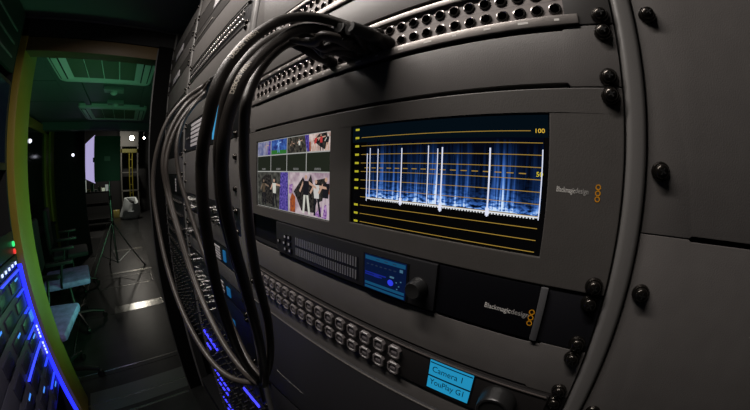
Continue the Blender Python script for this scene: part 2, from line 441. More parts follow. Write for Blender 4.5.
screws(duo, [(x, z) for z in (.00635, 3 * U - .00635) for x in (.0087, W - .0087)], -.0015)
text('logo_text', 'Blackmagic', .0049, PRINT_W, duo, -.0432 - ox, -.0017, -.0685 - oz, width=.0122, tilt=.03, bold=.00003)
text('logo_text', 'design', .0049, PRINT_G, duo, -.0308 - ox, -.0017, -.0685 - oz, width=.0085, tilt=.03, bold=.00003)
def logo_rings(parent, cx, cz, s, y, n=3):
    mb = MB()
    for k in range(n):
        zc = cz + (k - 1) * s * .98
        pts = [(cx + s * .5 * math.cos(q), zc + s * .5 * math.sin(q)) for q in [math.pi / 8 + i * math.pi / 4 for i in range(8)]]
        inn = [(cx + (p[0] - cx) * .62, zc + (p[1] - zc) * .62) for p in pts]
        mb.add([(p[0], y, p[1]) for p in pts + inn], [(i, (i + 1) % 8, (i + 1) % 8 + 8, i + 8) for i in range(8)])
    return mb.build('logo_mark', PRINT_O, parent)
logo_rings(duo, -.0160 - ox, -.0675 - oz, .0038, -.0017)

def emis(name, col, s=1.0): return mat('glow_' + name, (0, 0, 0), .6, emit=col, strength=s, spec=0)
X = lambda x: x - ox
Z = lambda z: z - oz
# -- waveform screen: graticule, dashes, labels, traces
YW, YY = emis('graticule', (.42, .26, .045), .8), emis('graticule_label', (.55, .50, .03), .8)
q = lambda x0, x1, z0, z1: [(X(x0), Z(z0)), (X(x1), Z(z0)), (X(x1), Z(z1)), (X(x0), Z(z1))]
lines = []
for i in range(1, 12):
    zc = -.0213 - .00817 * i
    lines.append(q(-.2135, -.062 if i == 1 else -.0535, zc - .00025, zc + .00025))
flat('graticule', lines, YW, scrB, .00012)
flat('graticule_label', [q(-.2215, -.2165, -.0213 - .00817 * i - .0010, -.0213 - .00817 * i + .0010) for i in range(0, 12) if i != 8], YY, scrB, .00012)
flat('graticule_dash', [q(-.2085 + .0087 * i, -.2085 + .0087 * i + .0050, -.0589, -.0582) for i in range(17)], YW, scrB, .0001)
text('graticule_number', '100', .0042, emis('number', (.8, .5, .05), 1), scrB, X(-.0596), .0001, Z(-.0309), width=.0062)
text('graticule_number', '50', .0045, emis('number_y', (.75, .6, .02), 1), scrB, X(-.0575), .0001, Z(-.0600), width=.0045)
# blue trace field: procedural intensity on the flat display
TR = bpy.data.materials.new('waveform_trace'); TR.use_nodes = True; nt = TR.node_tree; nd = nt.nodes; lk = nt.links
for n_ in list(nd): nd.remove(n_)
out = nd.new('ShaderNodeOutputMaterial'); em = nd.new('ShaderNodeEmission'); lk.new(em.outputs[0], out.inputs[0])
tc = nd.new('ShaderNodeTexCoord'); mp = nd.new('ShaderNodeMapping'); lk.new(tc.outputs['UV'], mp.inputs[0])
def noise(sx, sy, det, off=0):
    mpp = nd.new('ShaderNodeMapping'); mpp.inputs['Scale'].default_value = (sx, sy, 1); mpp.inputs['Location'].default_value = (off, off * .3, 0)
    lk.new(tc.outputs['UV'], mpp.inputs[0]); nn = nd.new('ShaderNodeTexNoise'); nn.inputs['Scale'].default_value = 1; nn.inputs['Detail'].default_value = det
    nn.noise_dimensions = '2D'
    lk.new(mpp.outputs[0], nn.inputs['Vector']); return nn.outputs['Fac']
def mth(op, x, y=None, cl=False):
    n_ = nd.new('ShaderNodeMath'); n_.operation = op; n_.use_clamp = cl
    for i, q_ in enumerate((x, y)):
        if q_ is None: continue
        if isinstance(q_, (int, float)): n_.inputs[i].default_value = q_
        else: lk.new(q_, n_.inputs[i])
    return n_.outputs[0]
sep = nd.new('ShaderNodeSeparateXYZ'); lk.new(tc.outputs['UV'], sep.inputs[0]); u_, v_ = sep.outputs[0], sep.outputs[1]
colw = mth('MULTIPLY', mth('SUBTRACT', noise(60, .6, 4), .42), 3.4, True)              # thin vertical columns
env = mth('MULTIPLY', mth('SUBTRACT', noise(9, .3, 3, 3.1), .30), 2.1, True)           # broad bright areas
fall = mth('SUBTRACT', 1.0, mth('POWER', v_, 1.6), True)
low = mth('MULTIPLY', mth('POWER', mth('SUBTRACT', 1.0, v_, True), 7.0), mth('MULTIPLY', mth('SUBTRACT', noise(30, 26, 5, 1.7), .36), 5.0, True))
body = mth('MULTIPLY', mth('ADD', mth('MULTIPLY', colw, .75), .16), mth('MULTIPLY', env, fall))
tot = mth('ADD', mth('MULTIPLY', body, 1.6), mth('MULTIPLY', low, .8))
ramp = nd.new('ShaderNodeValToRGB'); lk.new(tot, ramp.inputs[0]); e_ = ramp.color_ramp.elements
e_[0].position = .02; e_[0].color = (.001, .002, .006, 1); e_[1].position = 1.0; e_[1].color = (.62, .78, 1, 1)
for p_, c_ in ((.22, (.006, .022, .085)), (.5, (.03, .10, .36)), (.75, (.12, .30, .75))):
    el = e_.new(p_); el.color = (*c_, 1)
lk.new(ramp.outputs[0], em.inputs[0]); em.inputs[1].default_value = .95
mb = MB().add([(X(-.2065), .00022, Z(-.0862)), (X(-.053), .00022, Z(-.0862)), (X(-.053), .00022, Z(-.034)), (X(-.2065), .00022, Z(-.034))], [(0, 1, 2, 3)])
wf = mb.build('waveform_trace', TR, scrB)
uv = wf.data.uv_layers.new(name='UVMap')
for lp in wf.data.loops:
    c = wf.data.vertices[lp.vertex_index].co; uv.data[lp.index].uv = ((c.x - X(-.2065)) / .1535, (c.z - Z(-.0862)) / .0522)
glow = []
spk = [(-.2055, -.045, -.090, .0010), (-.202, -.040, -.088, .0011), (-.1925, -.041, -.0862, .0010), (-.1665, -.041, -.0905, .0012), (-.1408, -.0395, -.0872, .0010), (-.1325, -.042, -.0862, .0009),
       (-.1285, -.041, -.0915, .0014), (-.0905, -.0415, -.0908, .0014), (-.0535, -.042, -.0890, .0009)]
spikes = [q(x - w_ * .42, x + w_ * .42, z0, z1) for x, z1, z0, w_ in spk]
spikes += [q(x - .0014, x + .0014, z0 + .0008, z0 + .0065) for x, z1, z0, w_ in spk if w_ >= .0012]
for k, sp in enumerate(spikes): flat('trace_spike', [sp], emis('trace_white', (.72, .76, .92), 1.0), scrB, .00005 - .00001 * (k >= len(spk)))
base = [q(-.2055, -.0535, -.0878, -.0868)] + [q(-.2 + .0023 * i, -.2 + .0023 * i + .0011, -.0887, -.0876) for i in range(63)]
flat('trace_baseline', base, emis('trace_base', (.8, .82, .85), .9), scrB, .00008)
flat('screen_tint', [q(-.2255, -.05, -.034, -.0185)], emis('screen_dim', (.0012, .004, .007), 1), scrB, .00042)

# -- multiview picture screen
S0, S1, T0, T1 = -.4360, -.2585, -.1172, -.0185
CX = [S0, S0 + .0443, S0 + .0887, S0 + .1331, S1]; CZ = [T1, -.0405, -.0640, T0]
def cell(x0, x1, z0, z1, g=.0007): return q(x0 + g, x1 - g, z0 + g, z1 - g)
flat('multiview_border', [q(S0, S1, T0, T1)], emis('mv_line', (.55, .55, .52), .62), scrA, .0004)
def person_shape(x, z, h, lean=0.0, arm=0.0):
    """flat silhouette pieces of a small figure: x,z foot centre, h height"""
    w_ = h * .11
    P = lambda u, v: (X(x + u * h + lean * v * h), Z(z + v * h))
    head = [P(.055 * math.cos(t), .93 + .06 * math.sin(t)) for t in [i * math.pi / 4 for i in range(8)]]
    torso = [P(-.10, .48), P(.10, .48), P(.14, .84), P(-.14, .84)]
    legs = [[P(-.10, .5), P(-.01, .5), P(-.08, 0), P(-.16, 0)], [P(.01, .5), P(.10, .5), P(.18, 0), P(.10, 0)]]
    arms = [[P(.12, .84), P(.14, .76), P(.14 + .3, .70 + arm), P(.42, .76 + arm)], [P(-.12, .84), P(-.30, .60 + arm * .5), P(-.25, .56 + arm * .5), P(-.12, .74)]]
    return head, torso, legs, arms
def Cc(n_, c_, s_=.85, c2=None, sc=170):
    M = emis(n_, c_, s_)
    if c2 and 'mottle' not in M:
        M['mottle'] = 1; nt_ = M.node_tree; b_ = nt_.nodes['Principled BSDF']
        tc_ = nt_.nodes.new('ShaderNodeTexCoord'); nz_ = nt_.nodes.new('ShaderNodeTexNoise'); cr_ = nt_.nodes.new('ShaderNodeValToRGB')
        nz_.inputs['Scale'].default_value = sc; nz_.inputs['Detail'].default_value = 4
        cr_.color_ramp.elements[0].position = .36; cr_.color_ramp.elements[1].position = .66
        cr_.color_ramp.elements[0].color = (*c_, 1); cr_.color_ramp.elements[1].color = (*c2, 1)
        nt_.links.new(tc_.outputs['Object'], nz_.inputs['Vector']); nt_.links.new(nz_.outputs['Fac'], cr_.inputs['Fac']); nt_.links.new(cr_.outputs['Color'], b_.inputs['Emission Color'])
    return M
flat('picture', [cell(CX[0], CX[1], CZ[1], CZ[0])], Cc('mv1', (.10, .12, .26), .85, (.30, .30, .42), 120), scrA, .0003)
flat('picture', [cell(CX[1], CX[2], CZ[1], CZ[0])], Cc('mv2', (.02, .03, .16), .85, (.06, .16, .50), 150), scrA, .0003)
flat('picture', [cell(CX[2], CX[3], CZ[1], CZ[0])], Cc('mv3', (.010, .010, .010), .85, (.10, .09, .07), 260), scrA, .0003)
flat('picture', [cell(CX[3], CX[4], CZ[1], CZ[0])], Cc('mv4', (.75, .62, .58), .85, (.42, .28, .24), 130), scrA, .0003)
for i in range(4):
    flat('picture', [cell(CX[i], CX[i + 1], CZ[2], CZ[1])], Cc('mv_blank', (.017, .021, .014)), scrA, .0003)
    xm = (CX[i] + CX[i + 1]) / 2
    flat('caption_bar', [q(xm - .006, xm + .006, CZ[2] + .0022, CZ[2] + .0050)], Cc('mv_caption', (.05, .055, .05), .85, (.20, .20, .19), 900), scrA, .0002)
XM = -.3430
flat('picture', [cell(S0, XM, CZ[3], CZ[2])], Cc('mv5', (.022, .022, .020), .85, (.10, .10, .085), 120), scrA, .0003)
flat('picture', [cell(XM, S1, CZ[3], CZ[2])], Cc('mv6', (.62, .52, .54), .85, (.30, .20, .26), 80), scrA, .0003)
P2 = lambda L: [[(X(x), Z(z)) for x, z in p] for p in L]
def flats(name, polys, mats, parent, y):
    for k, p in enumerate(polys): flat(name, [p], mats, parent, y - .000004 * k)
flats('picture_detail', P2([[(CX[1] + .001, -.0397), (CX[2] - .001, -.0397), (CX[2] - .001, -.0345), (CX[1] + .001, -.0335)]]), Cc('stage_green', (.03, .16, .03)), scrA, .00025)
flats('picture_detail', P2([[(CX[1] - .010, -.0397), (CX[1] - .0015, -.0397), (CX[1] - .0015, -.0195), (CX[1] - .006, -.0195)], [(XM - .0245, -.1165), (XM - .0012, -.1165), (XM - .0012, -.0647), (XM - .020, -.0647)],
     [(CX[3] + .001, -.0397), (CX[3] + .006, -.0397), (CX[3] + .0045, -.0193), (CX[3] - .004, -.0193)]]), Cc('curtain_violet', (.025, .02, .16), .85, (.16, .11, .46), 300), scrA, .00025)
flats('picture_detail', P2([[(XM + .004, -.116), (XM + .016, -.116), (XM + .017, -.096), (XM + .009, -.091), (XM + .004, -.100)], [(CX[3] + .004, -.0395), (CX[3] + .009, -.0395), (CX[3] + .008, -.028), (CX[3] + .004, -.028)],
     [(S1 - .012, -.088), (S1 - .001, -.088), (S1 - .001, -.079), (S1 - .010, -.080)]]), Cc('warm_orange', (.42, .10, .02), .85, (.20, .05, .03), 250), scrA, .00025)
flats('picture_detail', P2([[(XM + .013, -.089), (XM + .034, -.070), (XM + .041, -.080), (XM + .050, -.0665), (XM + .054, -.078), (XM + .062, -.098), (XM + .055, -.112), (XM + .030, -.112), (XM + .022, -.1)],
     [(S1 - .027, -.0735), (S1 - .005, -.0700), (S1 - .008, -.0950), (S1 - .022, -.0990)], [(S1 - .031, -.0275), (S1 - .020, -.0200), (S1 - .007, -.0195), (S1 - .0035, -.0300), (S1 - .010, -.0385), (S1 - .020, -.0340)],
     [(S0 + .014, -.0750), (S0 + .030, -.0680), (S0 + .046, -.0690), (S0 + .052, -.1120), (S0 + .016, -.1110)]]), Cc('black_coat', (.004, .004, .005), .85, (.05, .045, .04), 330), scrA, .00022)
flats('picture_detail', P2([[(S1 - .030, -.1150), (S1 - .006, -.1165), (S1 - .001, -.098), (S1 - .016, -.104)], [(XM + .001, -.082), (XM + .011, -.079), (XM + .008, -.091), (XM + .001, -.093)]]), Cc('stage_purple', (.12, .02, .22), .85, (.55, .35, .62), 330), scrA, .00024)
def draw(x, z, h, top, skin, leg, lean=0, arm=0):
    head, torso, legs, arms = person_shape(x, z, h, lean, arm)
    flat('picture_figure', legs, Cc('fig_' + leg[0], leg[1]), scrA, .0002)
    flat('picture_figure', [torso], Cc('fig_' + top[0], top[1]), scrA, .00018)
    flat('picture_figure', [head] + arms, Cc('fig_' + skin[0], skin[1]), scrA, .00016)
WT, SK, DK = ('white', (.62, .62, .55)), ('skin', (.55, .34, .25)), ('dark', (.012, .012, .016))
draw(CX[0] + .030, -.0385, .017, ('mauve', (.36, .28, .34)), SK, ('mauve', (.36, .28, .34)))
draw(CX[1] + .022, -.0375, .017, ('blue', (.20, .38, .80)), ('bluel', (.35, .55, .9)), ('blue', (.20, .38, .80)), 0, .1)
draw(CX[2] + .030, -.0385, .016, WT, SK, DK, -.1, .12)
draw(CX[2] + .012, -.0385, .014, ('brown', (.08, .06, .04)), SK, DK)
draw(CX[3] + .014, -.0395, .018, ('red', (.50, .05, .05)), SK, ('skin', (.55, .34, .25)), .3, .1)
draw(CX[3] + .029, -.0395, .019, ('red', (.50, .05, .05)), SK, DK, -.1, .1)
draw(CX[3] + .038, -.0395, .018, DK, WT, ('skin', (.55, .34, .25)), .1, 0)
draw(S0 + .022, -.1135, .038, ('brown', (.08, .06, .04)), ('skin_d', (.20, .14, .10)), DK, 0, 0)
draw(S0 + .056, -.1140, .040, WT, SK, DK, -.04, .04)
draw(XM + .040, -.1150, .048, DK, SK, WT, 0, -.05)
draw(XM + .062, -.1150, .043, ('shirt', (.6, .58, .56)), SK, DK, -.05, .05)
draw(XM + .076, -.1150, .046, DK, SK, ('legw', (.55, .45, .5)), .05, 0)

# ------------------------------------------------------------------ converter row (one unit high)
zc1, zc0 = -3 * U, -4 * U
cv = thing('video_converter', 'dark one-unit video converter with vents, small blue display and knob', 'converter', (a, 0, zc0))
O = lambda x: x - a
MB().box(.0004, W - .0004, .010, .014, .001, U - .001).build('shelf_back', NAVY, cv)
MB().box(.0004, O(-.374), .0, .010, .0006, .002).build('shelf_edge', BLACK, cv)
MB().box(O(-.372), O(-.125), -.0035, .010, .0008, U - .0008).build('front_panel', mat('converter_face', (.030, .030, .033), .36, .2, bump=.08, scale=900), cv, True, .0012)
MB().box(O(-.1245), O(-.0445), -.001, .010, .0008, U - .0008).build('blank_cover', NAVY, cv, True, .0008)
MB().box(O(-.0440), O(-.0385), -.0025, .010, .0008, U - .0008).build('end_lip', mat('lip_grey', (.10, .10, .105), .35), cv, True, .0012)
MB().box(O(-.0380), W - .0004, .0, .006, .0008, U - .0008).build('ear', mat('ear_navy', (.008, .008, .011), .5), cv, True, .0004)
screws(cv, [(x, z) for z in (.00635, U - .00635) for x in (W - .0087,)], 0)
zc = lambda z: z - zc0
g = MB()
for k in range(29):
    x = O(-.3215 + .0038 * k)
    for z0, z1 in ((-.1578, -.1475), (-.1712, -.1612)): g.box(x, x + .0019, -.0042, -.003, zc(z0), zc(z1))
vg = g.build('vent_grille', mat('vent_rib', (.26, .26, .27), .35, .3), cv); vg['kind'] = 'stuff'
MB().box(O(-.3222), O(-.2108), -.0038, -.0030, zc(-.1720), zc(-.1468)).build('vent_opening', BLACK, cv)
KEYM = mat('key_white', (.45, .45, .48), .4)
for x, z, r_ in ((-.3460, -.1510, .0026), (-.3365, -.1507, .0028), (-.3640, -.1600, .0022), (-.3490, -.1600, .0024), (-.3365, -.1600, .0026), (-.3470, -.1685, .0025), (-.3350, -.1685, .0028)):
    k = MB().box(O(x) - r_ * 1.5, O(x) + r_ * 1.5, -.0052, -.0035, zc(z) - r_ * 1.25, zc(z) + r_ * 1.25).build('key', BLACK, cv, True, .0006)
    MB().rbox(O(x) - r_ * .6, O(x) + r_ * .6, -.0055, -.0051, zc(z) - r_ * .6, zc(z) + r_ * .6, r_ * .25).build('key_symbol', KEYM, k)
sx0, sx1, sz0, sz1 = O(-.2015), O(-.1535), zc(-.1752), zc(-.1402)
MB().box(sx0 - .002, sx1 + .002, -.0042, -.0030, sz0 - .0012, sz1 + .001).build('screen_frame', BLACK, cv)
sc2 = MB().box(sx0, sx1, -.0046, -.0040, sz0, sz1).build('screen', mat('display_navy', (.001, .003, .01), .2, emit=(.002, .006, .03), strength=1), cv)
def sq(x0, x1, z0, z1): return [(sx0 + (sx1 - sx0) * p, sz0 + (sz1 - sz0) * r) for p, r in ((x0, z0), (x1, z0), (x1, z1), (x0, z1))]
flat('display_bar', [sq(.02, .98, .86, .97), sq(.02, .98, .13, .21), sq(.02, .98, .02, .09)], emis('disp_blue', (.012, .11, .24), .55), sc2, -.0047)
flat('display_text', [sq(.06 + .11 * i, .12 + .11 * i, .72 - .0, .75) for i in range(7)] + [sq(.3 + .2 * i, .38 + .2 * i, .905, .925) for i in range(3)], emis('disp_dim', (.03, .05, .10), .5), sc2, -.0048)
flat('display_meter', [sq(.02, .55, .47, .51), sq(.02, .45, .41, .45), sq(.25, .38, .40, .47)], emis('disp_deep', (.01, .02, .25), .8), sc2, -.0048)
flat('display_spot', [[(sx0 + (sx1 - sx0) * (.66 + .07 * math.cos(t)), sz0 + (sz1 - sz0) * (.38 + .09 * math.sin(t))) for t in [i * .6283 for i in range(10)]]], emis('disp_spot', (.03, .05, .8), .9), sc2, -.0049)
flat('display_spot', [sq(.78, .81, .42, .45), sq(.84, .87, .33, .36), sq(.80, .83, .24, .27), sq(.88, .91, .47, .50), sq(.86, .93, .74, .82), sq(.64, .74, .52, .57)], emis('disp_pale', (.10, .26, .40), .5), sc2, -.0049)
kn = MB().lathe([(.0088, 0), (.0088, .002), (.0080, .003), (.0076, .0105), (.0066, .0122), (.003, .0116), (.0005, .0115)], (O(-.1405), -.0035, zc(-.1575)), (0, -1, 0), 28)
kn.build('knob', mat('knob_black', (.02, .02, .02), .3), cv, True)
text('logo_text', 'Blackmagic', .0058, PRINT_W, cv, O(-.0832), -.0012, zc(-.1598), width=.0205, bold=.00004)
text('logo_text', 'design', .0058, PRINT_G, cv, O(-.0622), -.0012, zc(-.1598), width=.0135, bold=.00004)
logo_rings(cv, O(-.0468), zc(-.1593), .0046, -.0012)

# ------------------------------------------------------------------ router button panel
z1, z0 = -5 * U, -6 * U
rp = thing('router_control_panel', 'one-unit router panel with two rows of clear push buttons and blue display', 'control panel', (a, 0, z0))
zr = lambda z: z - z0
RPM = mat('router_face_dimmed', (.022, .020, .020), .42, bump=.1, scale=900)  # face colour darkened to carry the falloff of light towards the bottom
MB().box(.0004, W - .0004, 0, .003, .0004, U - .0004).build('ear_plate', RPM, rp, True, .0005)
MB().box(O(-.468), O(-.014), -.0028, .001, .0012, U - .0012).build('front_panel', RPM, rp, True, .0014)
MB().box(O(-.467), O(-.016), -.0040, -.0026, U - .0030, U - .0016).build('top_lip', mat('router_lip', (.10, .085, .08), .35), rp, True, .0005)
screws(rp, [(x, z) for z in (.00635, U - .00635) for x in (.0087, W - .0087)], 0)
BT_CLEAR = mat('clear_button', (.15, .135, .135), .35, spec=.5)
BT_CAP = mat('button_label', (.06, .055, .058), .5)
mb = MB(); s_ = .0074; c_ = .0032
pts = [(-s_ + c_, -s_), (s_ - c_, -s_), (s_, -s_ + c_), (s_, s_ - c_), (s_ - c_, s_), (-s_ + c_, s_), (-s_, s_ - c_), (-s_, -s_ + c_)]
rg = lambda k, y: [(x * k, y, z * k) for x, z in pts]
mb.add(rg(1, 0) + rg(1, -.0025) + rg(.90, -.0036) + rg(.70, -.0036) + rg(.62, -.0024), sum([[(r_ * 8 + i, r_ * 8 + (i + 1) % 8, (r_ + 1) * 8 + (i + 1) % 8, (r_ + 1) * 8 + i) for i in range(8)] for r_ in range(4)], []))
BUT = mb.mesh('push_button', BT_CLEAR)
CAPM = MB().box(-.0047, .0047, -.0027, -.0020, -.0047, .0047).mesh('button_label', BT_CAP)
INK = MB().box(-.0030, .0030, -.0029, -.0026, -.0012, .0014).mesh('label_print', mat('label_pale', (.20, .18, .19), .5))
for i in range(16):
    for r_, zc_ in enumerate((-.2362, -.2567)):
        bt = link('push_button', BUT, rp, (O(-.1605 - .01935 * i), -.0028, zr(zc_)))
        cp = link('button_label', CAPM, bt); link('label_print', INK, bt)
lx0, lx1, lz0, lz1 = O(-.1210), O(-.0785), zr(-.2605), zr(-.2262)
MB().box(lx0 - .0012, lx1 + .0012, -.0034, -.0026, lz0 - .001, lz1 + .001).build('screen_frame', BLACK, rp)
lcd = MB().box(lx0, lx1, -.0038, -.0032, lz0, lz1).build('screen', mat('lcd_blue', (.01, .1, .15), .3, emit=(.012, .23, .43), strength=1.0), rp)
LT = mat('lcd_ink', (.002, .01, .02), .5)
text('display_text', 'Camera 1', .0098, LT, lcd, lx0 + .0030, -.0040, lz0 + .0215, width=.0300)
text('display_text', 'YouPlay G1', .0098, LT, lcd, lx0 + .0025, -.0040, lz0 + .0058, width=.0345)
flat('display_rule', [[(lx0, lz0 + .0148), (lx1, lz0 + .0148), (lx1, lz0 + .0166), (lx0, lz0 + .0166)], [(lx0 + .0005, lz1 - .003), (lx1 - .0005, lz1 - .003), (lx1 - .0005, lz1 - .0018), (lx0 + .0005, lz1 - .0018)]], mat('lcd_line', (.002, .03, .06), .5), lcd, -.0039)
kb = MB().lathe([(.0165, 0), (.0165, .003), (.0158, .004), (.0150, .0145), (.0140, .0158), (.0122, .0160), (.0112, .0148), (.002, .0146), (.0004, .0146)], (O(-.0530), -.0028, zr(-.2440)), (0, -1, 0), 36)
kb.build('knob', mat('big_knob_black', (.014, .014, .014), .33), rp, True)

# ------------------------------------------------------------------ lower unit of the main bay
lw = thing('rack_chassis', 'tall dark faceplate under the button panel with a small printed logo line', 'rack equipment', (a, 0, -.49))
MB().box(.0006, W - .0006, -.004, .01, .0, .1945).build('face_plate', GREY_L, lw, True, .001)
MB().box(.0006, W - .0006, -.0046, .0, .1928, .1945).build('top_lip', mat('lower_lip', (.15, .14, .13), .3, .3), lw, True, .0004)
text('logo_text', 'Blackmagicdesign', .0052, PRINT_W, lw, O(-.4160), -.0042, .0595, width=.080)
lw.rotation_euler = (0, math.radians(-1.0), 0)
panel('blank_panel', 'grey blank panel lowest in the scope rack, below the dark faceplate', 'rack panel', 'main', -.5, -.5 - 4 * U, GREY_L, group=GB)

# ------------------------------------------------------------------ second bay
G2 = 'equipment of the second rack bay'
LABELW = mat('label_paper', (.55, .53, .55), .5)
_j = MB().lathe([(.0050, -.0002), (.0050, .0030), (.0042, .0036), (.0030, .0034), (.0030, -.004)], (0, 0, 0), (0, -1, 0), 12, 0, False)
_j.lathe([(.0030, -.003), (.0004, -.003)], (0, 0, 0), (0, -1, 0), 12, 1, True)
JACK_S = _j.mesh('jack_small', [mat('jack_bright', (.75, .72, .70), .25, .9), BLACK], True)
def bay_patch(bay, z0, z1, label, group):
    a_, b_ = BAYS[bay]; w_ = b_ - a_
    t = thing('patchbay', label, 'patch panel', (a_, 0, z0), group=group)
    h_ = z1 - z0
    MB().box(.0006, w_ - .0006, .001, .004, .0006, h_ - .0006).build('jack_plate', BLACK, t)
    for zc_ in (.006, h_ - .006): MB().box(.012, w_ - .012, -.0005, .002, zc_ - .0022, zc_ + .0022).build('label_strip', mat('strip_dark', (.06, .055, .05), .4, .3), t, True, .0008)
    ring = JACK_S
    n_ = int((w_ - .05) / .0145)
    for i in range(n_):
        for zc_ in (h_ * .36, h_ * .66): link('jack_socket', ring, t, (.027 + .0145 * i, .001, zc_))
    screws(t, [(x, z) for z in (.00635, h_ - .00635) for x in (.017, w_ - .017)], .001)
    return t
def sub_thing_panel(bay, z1, z0, label, material=GREY, group=G2, **k):
    return panel('blank_panel', label, 'rack panel', bay, z1, z0, material, group, **k)

sub_thing_panel('second', 13 * U, 11.0 * U, 'grey blank panel topmost in the bay behind the cable arch')
t, w, h = sub_thing_panel('second', 11.0 * U, 9.4 * U, 'dark panel with a white label plate near the top of the second bay', mat('panel_dark', (.045, .042, .04), .45))
MB().box(w - .31, w - .165, -.0022, 0, .006, .048).build('label_plate', LABELW, t, True, .0006)
t, w, h = sub_thing_panel('second', 9.4 * U, 8.3 * U, 'narrow dark panel with two slots in the second bay', mat('panel_dark', (.045, .042, .04), .45))
MB().box(.03, .22, -.0025, .0, .016, .022).build('slot_bar', SILVER, t, True, .0006)
sub_thing_panel('second', 8.3 * U, 6.55 * U, 'plain grey panel above the dotted patch row behind the cable arch')
bay_patch('second', 5.15 * U, 6.55 * U, 'dark patch panel with tiny bright sockets on the bay behind the cables', GP)
sub_thing_panel('second', 5.15 * U, 3.9 * U, 'grey blank panel just under the tiny-socket patch panel')
bay_patch('second', 3.1 * U, 3.9 * U, 'dark patch strip where the thin far cable ends plug in', GP)
sub_thing_panel('second', 3.1 * U, 2 * U, 'grey blank panel above the unit with the striped label and blue display')
# unit with striped label and blue display
a2, b2 = BAYS['second']
un = thing('signal_processor', 'black rack unit with a striped white label and bright blue display', 'rack equipment', (a2, 0, 0), group=G2)
w2 = b2 - a2
MB().box(.0006, w2 - .0006, -.001, .006, .0006, 2 * U - .0006).build('face_plate', BLACK, un, True, .0006)
for i in range(6): MB().box(.107, .240, -.0024, -.001, .012 + .0122 * i, .0205 + .0122 * i).build('label_stripe', LABELW, un)
MB().box(.030, .075, -.003, -.001, .040, .045).build('handle_bar', SILVER, un, True, .0008)
MB().box(.352, .412, -.003, -.001, .010, .084).build('screen', mat('blue_display', (.02, .1, .15), .3, emit=(.05, .34, .66), strength=.8), un)
screws(un, [(x, z) for z in (.0064, .0825) for x in (.017, w2 - .017)], -.001)
sub_thing_panel('second', 0, -3 * U, 'plain grey three-unit panel behind the hanging cables', holes=[3 * U - .037, 3 * U - .097])
bnc_prof = [(.0065, 0), (.0065, .004), (.0052, .0045), (.0052, .014), (.0058, .0145), (.0058, .017), (.0035, .017)]
BNC = MB().lathe(bnc_prof, (0, 0, 0), (0, -1, 0), 12).mesh('connector', CHROME, True)
BNC_D = MB().lathe(bnc_prof, (0, 0, 0), (0, -1, 0), 10).mesh('connector', mat('dark_metal', (.09, .085, .08), .3, .9), True)
def conn_unit(bay, z1, z0, label, xs_, zs, group=G2, face=BLACK, leds=0, blue=None):
    a_, b_ = BAYS[bay]; w_ = b_ - a_
    t = thing('connector_panel', label, 'rack equipment', (a_, 0, z0), group=group)
    MB().box(.0006, w_ - .0006, .0, .006, .0006, z1 - z0 - .0006).build('face_plate', face, t, True, .0006)
    for x in xs_:
        for z in zs: link('connector', BNC, t, (x, 0, z))
    for i in range(leds): MB().box(.05 + .02 * i, .056 + .02 * i, -.002, 0, .008, .012).build('led', WHITELED, t)
    if blue: MB().box(blue[0], blue[1], -.002, 0, blue[2], blue[3]).build('screen', mat('cyan_display', (.01, .1, .15), .3, emit=(.012, .13, .36), strength=.5), t)
    screws(t, [(x, z) for z in (.0064, z1 - z0 - .0064) for x in (.017, w_ - .017)])
    return t
conn_unit('second', -3 * U, -4.2 * U, 'black panel with shiny chrome connectors below the plain grey panel', [.05, .10, .14, .36, .40, .44], [.014, .037])
sub_thing_panel('second', -4.2 * U, -5.2 * U, 'grey strip panel between connector panel and small display unit')
t = conn_unit('second', -5.2 * U, -6.2 * U, 'black unit with pale text lines and a cyan display edge', [.04, .08], [.02], blue=(.402, .418, .010, .036))
for i in range(5): MB().box(.315, .38, -.002, 0, .006 + .0068 * i, .0095 + .0068 * i).build('label_stripe', LABELW, t)
sub_thing_panel('second', -6.2 * U, -7.1 * U, 'grey strip panel below the unit with pale text lines')
t = conn_unit('second', -7.1 * U, -8.2 * U, 'black unit with a small bright blue screen behind the cables', [.06, .12], [.024], blue=(.398, .420, .012, .034))
for i in range(3): MB().box(.345, .375, -.002, 0, .008 + .011 * i, .014 + .011 * i).build('label_stripe', LABELW, t)
t = conn_unit('second', -8.2 * U, -11 * U, 'dark unit with a cyan lamp deep inside the cable loop', [.05, .1, .15, .2, .25], [.03, .07, .1], blue=(.398, .418, .058, .072))
def card_frame(bay, z1, z0, label, ncard, seed, group, bars):
    """modular frame: cards with connectors and blue LED bars"""
    rnd = random.Random(seed); a_, b_ = BAYS[bay]; w_ = b_ - a_; h_ = z1 - z0
    t = thing('card_frame', label, 'rack equipment', (a_, 0, z0), group=group)
    MB().box(.0006, w_ - .0006, .002, .008, .0006, h_ - .0006).build('frame', BLACK, t)
    for i in range(ncard):
        x0 = .02 + (w_ - .04) * i / ncard; x1 = .02 + (w_ - .04) * (i + 1) / ncard - .002
        cd = MB().box(x0, x1, -.002, .003, .012, h_ - .012).build('card', mat('card_grey', (.010, .010, .011), .5), t, True, .0006)
        for j in range(3):
            o = link('connector', BNC_D, cd, ((x0 + x1) / 2, -.002, .022 + (h_ - .05) * j / 2)); o.scale = (.7, .7, .7)
    for (x0, x1, z_, hh) in bars: MB().box(x0, x1, -.007, -.001, z_, z_ + hh).build('led_bar', BLUELED_S, t, True, .001)
    screws(t, [(x, z) for z in (.012, h_ - .012) for x in (.010, w_ - .010)], .002)
    return t
card_frame('second', -11 * U, -14.4 * U, 'dark card frame with dense connectors above the blue light bars', 14, 1, G2, [])
card_frame('second', -14.4 * U, -18 * U, 'card frame with two long blue light bars, upper of three', 14, 2, G2, [(.03, .18, .145, .008), (.03, .075, .085, .008), (.38, .47, .13, .008)])
card_frame('second', -18 * U, -21.4 * U, 'card frame with two long blue light bars, middle of three', 14, 3, G2, [(.05, .19, .115, .008), (.045, .15, .055, .008)])
